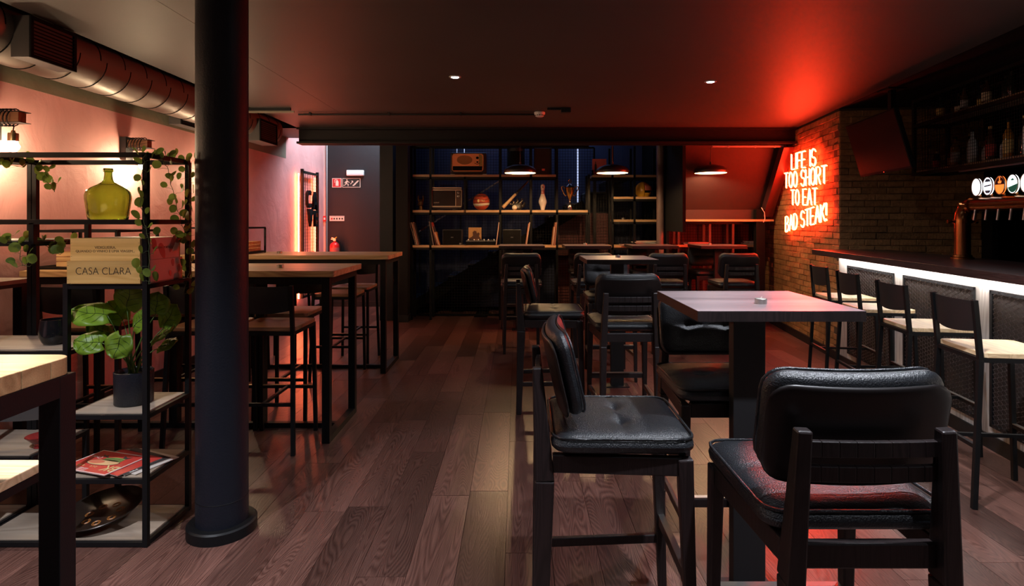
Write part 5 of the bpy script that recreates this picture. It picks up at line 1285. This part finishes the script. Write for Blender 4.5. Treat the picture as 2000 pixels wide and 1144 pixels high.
# hand sculpture
t = thing('hand_sculpture', 'small bronze sculpture of a hand making the horns gesture', 'sculpture', (shp(822), 8.62, zm_))
BZ = mat('bronze', (0.24, 0.12, 0.05), 0.35, 0.8)
s_ = KP
MB().tube([(0, 0, 0), (0, 0, 5*s_), (0, 0, 9*s_)], [5.6*s_, 4.2*s_, 3.6*s_], 14).build('wrist', BZ, t, smooth=60)
v, f = cushion(4.6*s_, 5.2*s_, 0.035, 2.2*s_, n=32)
MB().add(v, f, T(0, 0, 14*s_) @ FM).build('palm', BZ, t, smooth=60)
for pts, nm in (([(-4*s_, 0, 17*s_), (-5*s_, 0, 23*s_), (-4.6*s_, 0, 29*s_)], 'finger'), ([(4*s_, 0, 17*s_), (5.0*s_, 0, 22*s_), (4.4*s_, 0, 28*s_)], 'finger'),
                ([(-1.2*s_, -0.0, 18*s_), (-1.2*s_, -0.012, 20.5*s_), (-1.2*s_, -0.035, 18*s_), (-1.2*s_, -0.035, 14*s_)], 'finger'), ([(1.6*s_, -0.0, 18*s_), (1.6*s_, -0.012, 20*s_), (1.6*s_, -0.035, 17.5*s_), (1.6*s_, -0.035, 13.5*s_)], 'finger'),
                ([(-4.4*s_, -0.01, 10*s_), (-4*s_, -0.03, 13*s_), (-1*s_, -0.043, 15.5*s_), (2*s_, -0.045, 16*s_)], 'thumb')):
    MB().tube(pts, [0.0125]*(len(pts)-1)+[0.009], 10).build(nm, BZ, t, smooth=60)
# basketball
t = thing('basketball', 'orange-red basketball with a cream band on the middle shelf', 'ball', (shp(940), 8.64, zm_+0.124))
Rb = 0.124
v = []; 
def sph(R_, n=32, m_=20): return [(R_*math.sin(PI*i/m_), -R_*math.cos(PI*i/m_)) for i in range(m_+1)]
MB().lathe(sph(Rb), 40).build('ball', mat('ball_orange', (0.45, 0.07, 0.03), 0.5, bump=0.5, bscale=260), t, smooth=180)
MB().lathe([(Rb*1.004*math.cos(a), Rb*1.004*math.sin(a)) for a in [A(-24)+A(17)*k/8 for k in range(9)]], 40, R(A(6), 'X') @ R(A(-3), 'Y')).build('cream_band', CREAM, t, smooth=180)
m = MB()
for a in (A(-7), A(-24), A(16)): m.tube([(Rb*1.004*math.cos(a)*math.cos(q), Rb*1.004*math.cos(a)*math.sin(q), Rb*1.004*math.sin(a)+(0.012*math.cos(2*q) if a > 0 else 0)) for q in [2*PI*k/40 for k in range(40)]], 0.0028, 5, closed=True)
m.build('seams', INK, t, smooth=180)
text('lettering', 'MOLTEN', 0.032, INK, t, T(0, -0.098, 0.082) @ R(PI/2-0.62, 'X'), 0.002, sx=1.3)
text('lettering', 'FIBA', 0.034, GO, t, T(0.028, -0.121, 0.012) @ FACE, 0.002)
MB().prism(ell(0, 0, 0.016, 0.022), 0, 0.003, T(-0.035, -0.118, 0.012) @ FM).build('emblem', GO, t)
# baseball bat, glove, ball
t = thing('baseball_bat', 'wooden baseball bat with black barrel leaning in the shelf', 'bat', (shp(983), 8.60, zm_+0.02))
p0_, p1_ = at(982, 407, 8.60), at(1032, 355, 8.66); dd = (p1_-p0_)
I_ = rootmat(t).inverted()
def seg(a, b, r0, r1, nm, m_, k=6):
    P = [p0_+dd*(a+(b-a)*i/k)+Vector((0, 0, 0.014)) for i in range(k+1)]; MB().tube(P, [r0+(r1-r0)*i/k for i in range(k+1)], 14).build(nm, m_, t, world=True, smooth=60)
seg(0.0, 0.03, 0.026, 0.024, 'knob', PINE, 2); seg(0.03, 0.50, 0.026, 0.019, 'handle', mat('bat_ash', (0.62, 0.42, 0.2), 0.4), 8); seg(0.50, 1.0, 0.019, 0.013, 'barrel', mat('bat_black', (0.02, 0.01, 0.01), 0.25, coat=1), 8)
t = thing('baseball_glove', 'black leather baseball glove with laced fingers', 'glove', (shp(1010), 8.66, zm_))
GV = mat('glove_leather', (0.02, 0.015, 0.014), 0.35, bump=0.3, bscale=80)
v, f = cushion(0.075, 0.06, 0.05, 0.05, n=32); MB().add(v, f, T(0.0, 0, 0.062) @ R(A(75), 'X')).build('palm', GV, t, smooth=60)
for i, a in enumerate((155, 130, 105, 80)):
    d_ = Vector((math.cos(A(a)), 0, math.sin(A(a)))); b_ = Vector((-0.055+0.035*i, 0, 0.075))
    f_ = MB().tube([b_, b_+d_*0.05, b_+d_*0.10+Vector((0.01, -0.02, 0))], [0.022, 0.021, 0.014], 10).build('finger', GV, t, smooth=60)
    MB().tube([b_+d_*0.03+Vector((-.02, -0.022, 0)), b_+d_*0.05+Vector((0, -0.026, 0)), b_+d_*0.07+Vector((.02, -0.022, 0))], 0.003, 5).build('lace', CREAM, f_)
MB().tube([(0.06, 0, 0.05), (0.10, 0, 0.08), (0.11, -0.02, 0.12)], [0.026, 0.024, 0.016], 10).build('thumb', GV, t, smooth=60)
t = thing('baseball', 'cream baseball resting in the black glove', 'ball', (shp(1005), 8.56, zm_+0.037))
MB().lathe(sph(0.037), 24).build('ball', CREAM, t, smooth=180)
MB().tube([(0.0372*math.cos(q), 0.0372*math.sin(q)*0.8, 0.0372*math.sin(q)*0.6) for q in [2*PI*k/24 for k in range(24)]], 0.001, 4, closed=True).build('stitching', REDP, t)
# bowling pin
t = thing('bowling_pin', 'white bowling pin with two red neck stripes', 'bowling pin', (shp(1060), 8.62, zm_))
hP = 51*KP; q_ = hP/0.381
pf = [(0, 0), (0.0258, 0), (0.029, 0.01), (0.0365, 0.05), (0.055, 0.10), (0.0605, 0.117), (0.058, 0.14), (0.048, 0.175), (0.035, 0.21), (0.0265, 0.24), (0.0235, 0.26), (0.0245, 0.285), (0.029, 0.31), (0.032, 0.335), (0.0315, 0.355), (0.026, 0.37), (0.014, 0.379), (0, 0.381)]
MB().lathe([(r*q_, z*q_) for r, z in pf], 32).build('body', mat('pin_white', (0.72, 0.62, 0.54), 0.25, coat=0.6), t, smooth=60)
for z, r in ((0.248, 0.0262), (0.278, 0.0252)): MB().lathe([(r*q_*1.0, (z-0.006)*q_), ((r+0.0008)*q_, z*q_), (r*q_*1.0, (z+0.006)*q_)], 28).build('stripe', REDP, t, smooth=60)
MB().prism(ell(0, 0, 0.009, 0.010), 0, 0.002, T(0, -0.0315*q_, 0.335*q_) @ FM).build('dot', INK, t)
# trophy
t = thing('trophy', 'golden two-handled trophy cup with lid on the shelf end', 'trophy', (shp(1113), 8.62, zm_))
GOLD = mat('gold', (0.75, 0.45, 0.12), 0.15, 1.0); SILV = mat('silver', (0.75, 0.65, 0.6), 0.2, 1.0)
s_ = KP*1.0
MB().lathe([(0, 0), (5.5*s_, 0), (5.5*s_, 3*s_), (4.8*s_, 3*s_), (4.8*s_, 5*s_), (0, 5*s_)], 8).build('plinth', mat('dark_plinth', (0.03, 0.02, 0.02), 0.2), t)
MB().lathe([(0, 5*s_), (5.8*s_, 5*s_), (5.8*s_, 9*s_), (3.6*s_, 13*s_), (2*s_, 15*s_), (1.6*s_, 19*s_), (2.4*s_, 21*s_), (0, 21*s_)], 24).build('stem', SILV, t, smooth=50)
MB().lathe([(1.6*s_, 20*s_), (3.5*s_, 24*s_), (7.2*s_, 33*s_), (9.2*s_, 42*s_), (9.6*s_, 44*s_), (8.6*s_, 44.6*s_), (0, 43*s_)], 28).build('cup', GOLD, t, smooth=50)
MB().lathe([(9.2*s_, 45*s_), (7*s_, 48*s_), (3*s_, 51*s_), (0.8*s_, 53*s_), (0, 53*s_)], 24).build('lid', SILV, t, smooth=50)
MB().tube([(2.6*s_*math.cos(a), 0, 57*s_+3.2*s_*math.sin(a)) for a in [2*PI*k/18 for k in range(18)]], 0.9*s_, 8, closed=True).build('finial', GOLD, t, smooth=60)
for sg in (-1, 1): MB().tube([(sg*x*s_, 0, z*s_) for x, z in ((9.0, 43), (11, 45.5), (14, 47), (16.4, 45.5), (16.2, 42), (13.5, 36), (10.5, 30), (8.2, 28), (6.8, 30))], 0.95*s_, 8).build('handle', GOLD, t, smooth=60)
# helmet
t = thing('helmet', 'yellow motorcycle helmet with an orange visor in the cubby', 'helmet', (shp(1257), 8.64, 1.796), A(-42))
YH = mat('helmet_yellow', (0.72, 0.40, 0.03), 0.25, coat=0.6); OH = mat('helmet_orange', (0.70, 0.16, 0.05), 0.25, coat=0.6)
Rh = 15.2*KP
v = []; f = []
nU, nV = 32, 18
for i in range(nV+1):
    ph = PI*(0.02+0.80*i/nV)
    for j in range(nU+1):
        th = A(-60)+A(270)*j/nU      # opening toward the right/front of the photograph
        th2 = A(52)+A(256)*j/nU
        v.append((Rh*0.98*math.sin(ph)*math.cos(th2), Rh*0.85*math.sin(ph)*math.sin(th2), Rh*1.02*math.cos(ph)+Rh*0.85))
for i in range(nV):
    for j in range(nU):
        a = i*(nU+1)+j; f.append((a, a+1, a+nU+2, a+nU+1))
o = MB().add(v, f).build('shell', YH, t, smooth=60); o.modifiers.new('thick', 'SOLIDIFY').thickness = 0.012
def hpatch(ph0, ph1, t0_, t1_, sc, nm, m_, n=12):
    v = []; f = []
    for i in range(n+1):
        ph = A(ph0+(ph1-ph0)*i/n)
        for j in range(n+1):
            th = A(t0_+(t1_-t0_)*j/n); v.append((sc*Rh*0.98*math.sin(ph)*math.cos(th), sc*Rh*0.85*math.sin(ph)*math.sin(th), sc*Rh*1.02*math.cos(ph)+Rh*0.85))
    for i in range(n):
        for j in range(n): a = i*(n+1)+j; f.append((a, a+1, a+n+2, a+n+1))
    o = MB().add(v, f).build(nm, m_, t, smooth=60); o.modifiers.new('thick', 'SOLIDIFY').thickness = 0.006
hpatch(2, 56, -85, 85, 1.01, 'crown', OH); hpatch(62, 92, -52, 52, 1.12, 'visor', mat('visor_salmon', (0.75, 0.22, 0.14), 0.25, coat=0.5)); hpatch(108, 142, -70, 70, 1.03, 'chin_bar', YH)
MB().lathe([(r*0.86, z*0.86+Rh*0.85) for r, z in sph(Rh)], 24).build('lining', MATT, t, smooth=180)
MB().lathe([(0, 0), (Rh*0.62, 0), (Rh*0.66, 0.02), (0, 0.02)], 24).build('neck_trim', mat('green_trim', (0.02, 0.12, 0.06), 0.5), t)
# speakers
def speaker(px0, px1, py0, label):
    D = 8.62; x0, x1 = X(px0, D), X(px1, D); h_ = Z(py0, D)-zl_
    t = thing('loudspeaker', label, 'speaker', ((x0+x1)/2, 8.66, zl_), 0, 'black loudspeakers on the record shelf'); w_ = x1-x0
    MB().bx(-w_/2, w_/2, -0.09, 0.12, 0, h_).build('cabinet', mat('speaker_case', (0.02, 0.02, 0.022), 0.4), t, bev=0.004)
    MB().bx(-w_/2+0.012, w_/2-0.012, -0.10, -0.09, 0.012, h_-0.012).build('grille', MATT, t, bev=0.003)
    MB().bx(-0.018, 0.018, -0.1015, -0.10, h_/2-0.006, h_/2+0.006).build('badge', STEEL, t)
speaker(865, 903, 448, 'black loudspeaker left of the mixer on the record shelf'); speaker(982, 1018, 448, 'black loudspeaker right of the mixer on the record shelf')
# mixer
t = thing('dj_mixer', 'silver-topped audio mixer console on the record shelf', 'mixer', (shp(940), 8.62, zl_))
MB().bx(-29*KP, 29*KP, -0.10, 0.12, 0, 0.045).build('body', MATT, t, bev=0.003)
for i in range(3):
    x = (-19.5+19.5*i)*KP; p_ = MB().bx(x-9*KP, x+9*KP, -0.10, 0.10, 0.050, 0.072).build('deck_panel', STEEL, t, bev=0.002)
    MB().lathe([(0, 0.072), (0.03, 0.072), (0.028, 0.082), (0, 0.084)], 16, T(x, 0, 0)).build('dial', BLACKP, p_)
    for q in (-0.04, 0.045): MB().lathe([(0, 0.072), (0.009, 0.072), (0.008, 0.088), (0, 0.088)], 10, T(x+q, -0.06, 0)).build('knob', WHITE, p_)
t = thing('record_cover', 'orange record cover showing a figure, standing behind the mixer', 'record', (shp(927.5, 8.72), 8.74, zl_+0.035))
h2 = 24*KP; MB().bx(-12.8*KP, 12.8*KP, -0.003, 0.003, 0, h2+0.04).build('sleeve', mat('cover_orange', (0.55, 0.27, 0.10), 0.6, var=0.15, vscale=12), t)
MB().prism([(-0.09, 0.06), (-0.05, 0.08), (-0.03, 0.10), (-0.035, 0.15), (-0.01, 0.175), (0.02, 0.165), (0.03, 0.13), (0.05, 0.15), (0.07, 0.13), (0.06, 0.09), (0.085, 0.06), (0.085, 0.04), (-0.09, 0.04)], 0.003, 0.0038, FM).build('printed_figure', mat('cover_brown', (0.10, 0.035, 0.02), 0.6), t)
# leaning records
RCc = [mat('record_%s' % n, c, 0.55) for n, c in (('salmon', (0.55, 0.22, 0.14)), ('cream', (0.62, 0.50, 0.40)), ('dark', (0.05, 0.03, 0.03)), ('orange', (0.55, 0.20, 0.08)), ('red', (0.30, 0.04, 0.03)), ('brown', (0.20, 0.09, 0.05)))]
def rec(pxb, pxt, pyt, ci, label):
    D = 8.60; b_ = X(pxb, D); tp = X(pxt, D); zt2 = Z(pyt, D)
    t = thing('record', label, 'record', (b_, 8.62, zl_), 0, 'records leaning on the shelf')
    MB().bar((b_, 8.62, zl_+0.001), (tp, 8.62, zt2), 0.012, 0.24, up=(0, 1, 0)).build('sleeve', RCc[ci], t, world=True)
    MB().bar((b_+0.0, 8.499, zl_+0.004), (tp, 8.499, zt2-0.004), 0.008, 0.003, up=(0, 1, 0)).build('spine', RCc[(ci+1) % 3], t, world=True)
for a in ((814, 802, 434, 1, 'cream record leaning left at the far left end of the shelf'), (817, 806, 434, 0, 'salmon record second in the left end bundle'), (819.5, 809, 435, 2, 'dark record third in the left end bundle'),
          (848, 840, 433, 1, 'pale record leaning on the second shelf post'), (853, 843.5, 434, 4, 'deep red record in the second bundle'), (856.5, 846, 442, 2, 'dark shorter record in the second bundle'), (859, 851, 453, 3, 'short orange record at the right of the second bundle'),
          (969.5, 975, 434, 3, 'orange record leaning right beside the mixer'), (1028, 1034.5, 434, 3, 'orange record leaning right past the right speaker'), (1026.5, 1032.5, 436, 5, 'brown record beside the orange one past the right speaker'),
          (1078, 1082, 443, 3, 'short orange record in the rightmost bundle'), (1080.5, 1084, 434, 5, 'brown record in the rightmost bundle'), (1083, 1086.5, 433, 2, 'dark record at the end of the rightmost bundle')):
    rec(*a)
# black boxes and poster on the top shelf
t = thing('black_box', 'tall dark box with small red label on the top shelf', 'box', (shp(1061), 8.66, zt_))
MB().bx(-18*KP, 16*KP, -0.09, 0.12, 0, 52*KP).build('case', BRNB, t, bev=0.003); MB().bx(-3*KP, 3*KP, -0.092, -0.09, 8*KP, 12*KP).build('label_plate', mat('red_tag', (0.6, 0.10, 0.07), 0.5), t)  # plain red tag on the front
t = thing('black_canister', 'wide black cylinder behind the left pendant lamp', 'canister', (shp(1008), 8.66, zt_))
MB().lathe([(0, 0), (17*KP, 0), (17*KP, 50*KP), (16*KP, 51*KP), (0, 51*KP)], 28).build('body', MATT, t, smooth=50); MB().lathe([(17.2*KP, 46*KP), (17.4*KP, 46*KP), (17.4*KP, 51.5*KP), (0, 51.5*KP)], 28).build('lid', BLACKP, t, smooth=50)
t = thing('poster', 'small red poster with a black bottle above the middle pendant', 'poster', (shp(1171), 8.66, 2.112))
MB().bx(-13.5*KP, 14*KP, -0.004, 0.004, 0, 33*KP).build('sheet', mat('poster_red', (0.62, 0.10, 0.09), 0.6), t)
MB().prism([(-9*KP, 8*KP), (-5*KP, 8*KP), (-5*KP, 21*KP), (-6.3*KP, 24*KP), (-6.3*KP, 28*KP), (-7.7*KP, 28*KP), (-7.7*KP, 24*KP), (-9*KP, 21*KP)], 0.004, 0.0048, FM).build('printed_bottle', INK, t)
t = thing('desk_fan', 'small dark figurine at the left end of the cubby top', 'figurine', (shp(1157), 8.60, 2.112))
MB().lathe([(0, 0), (3*KP, 0), (2.2*KP, 4*KP), (1*KP, 7*KP), (0, 7*KP)], 12).build('body', MATT, t, smooth=50); MB().lathe(sph(2.2*KP, m_=10), 12, T(0, 0, 8.5*KP)).build('head', MATT, t, smooth=50)
t.name = 'figurine'
# magazine piles on the low shelves
def pile(px0, px1, n, label, y0_=8.46, z=zl_+0.0, seed=1):
    rr = random.Random(seed); x0, x1 = X(px0, y0_), X(px1, y0_)
    for i in range(n):
        t = thing('magazine', '%s, %s from the bottom' % (label, ordn[i]), 'magazine', ((x0+x1)/2+rr.uniform(-.02, .02), y0_+rr.uniform(-.02, .02), z+0.0125*i), rr.uniform(-.25, .25), 'magazines on the rear shelves')
        w_ = (x1-x0)*rr.uniform(0.86, 1.0)
        MB().bx(-w_/2, w_/2, -0.10, 0.10, 0.0, 0.011).build('pages', PG, t); MB().bx(-w_/2-.001, w_/2, -0.101, 0.101, 0.011, 0.0123).build('cover', RCc[(i+seed) % 6], t)
pile(1236, 1283, 5, 'magazine in the pile under the helmet cubbies', y0_=8.60, seed=2)
pile(1208, 1240, 1, 'pale loose magazine on the low shelf by the cubbies', y0_=8.56, seed=6)
pile(1334, 1382, 3, 'magazine in the curled pile on the red lit shelf', y0_=8.47, z=zl_+0.0125, seed=3)
pile(1455, 1484, 4, 'magazine in the pile at the right end shelf corner', y0_=8.47, z=zl_+0.0125, seed=4)
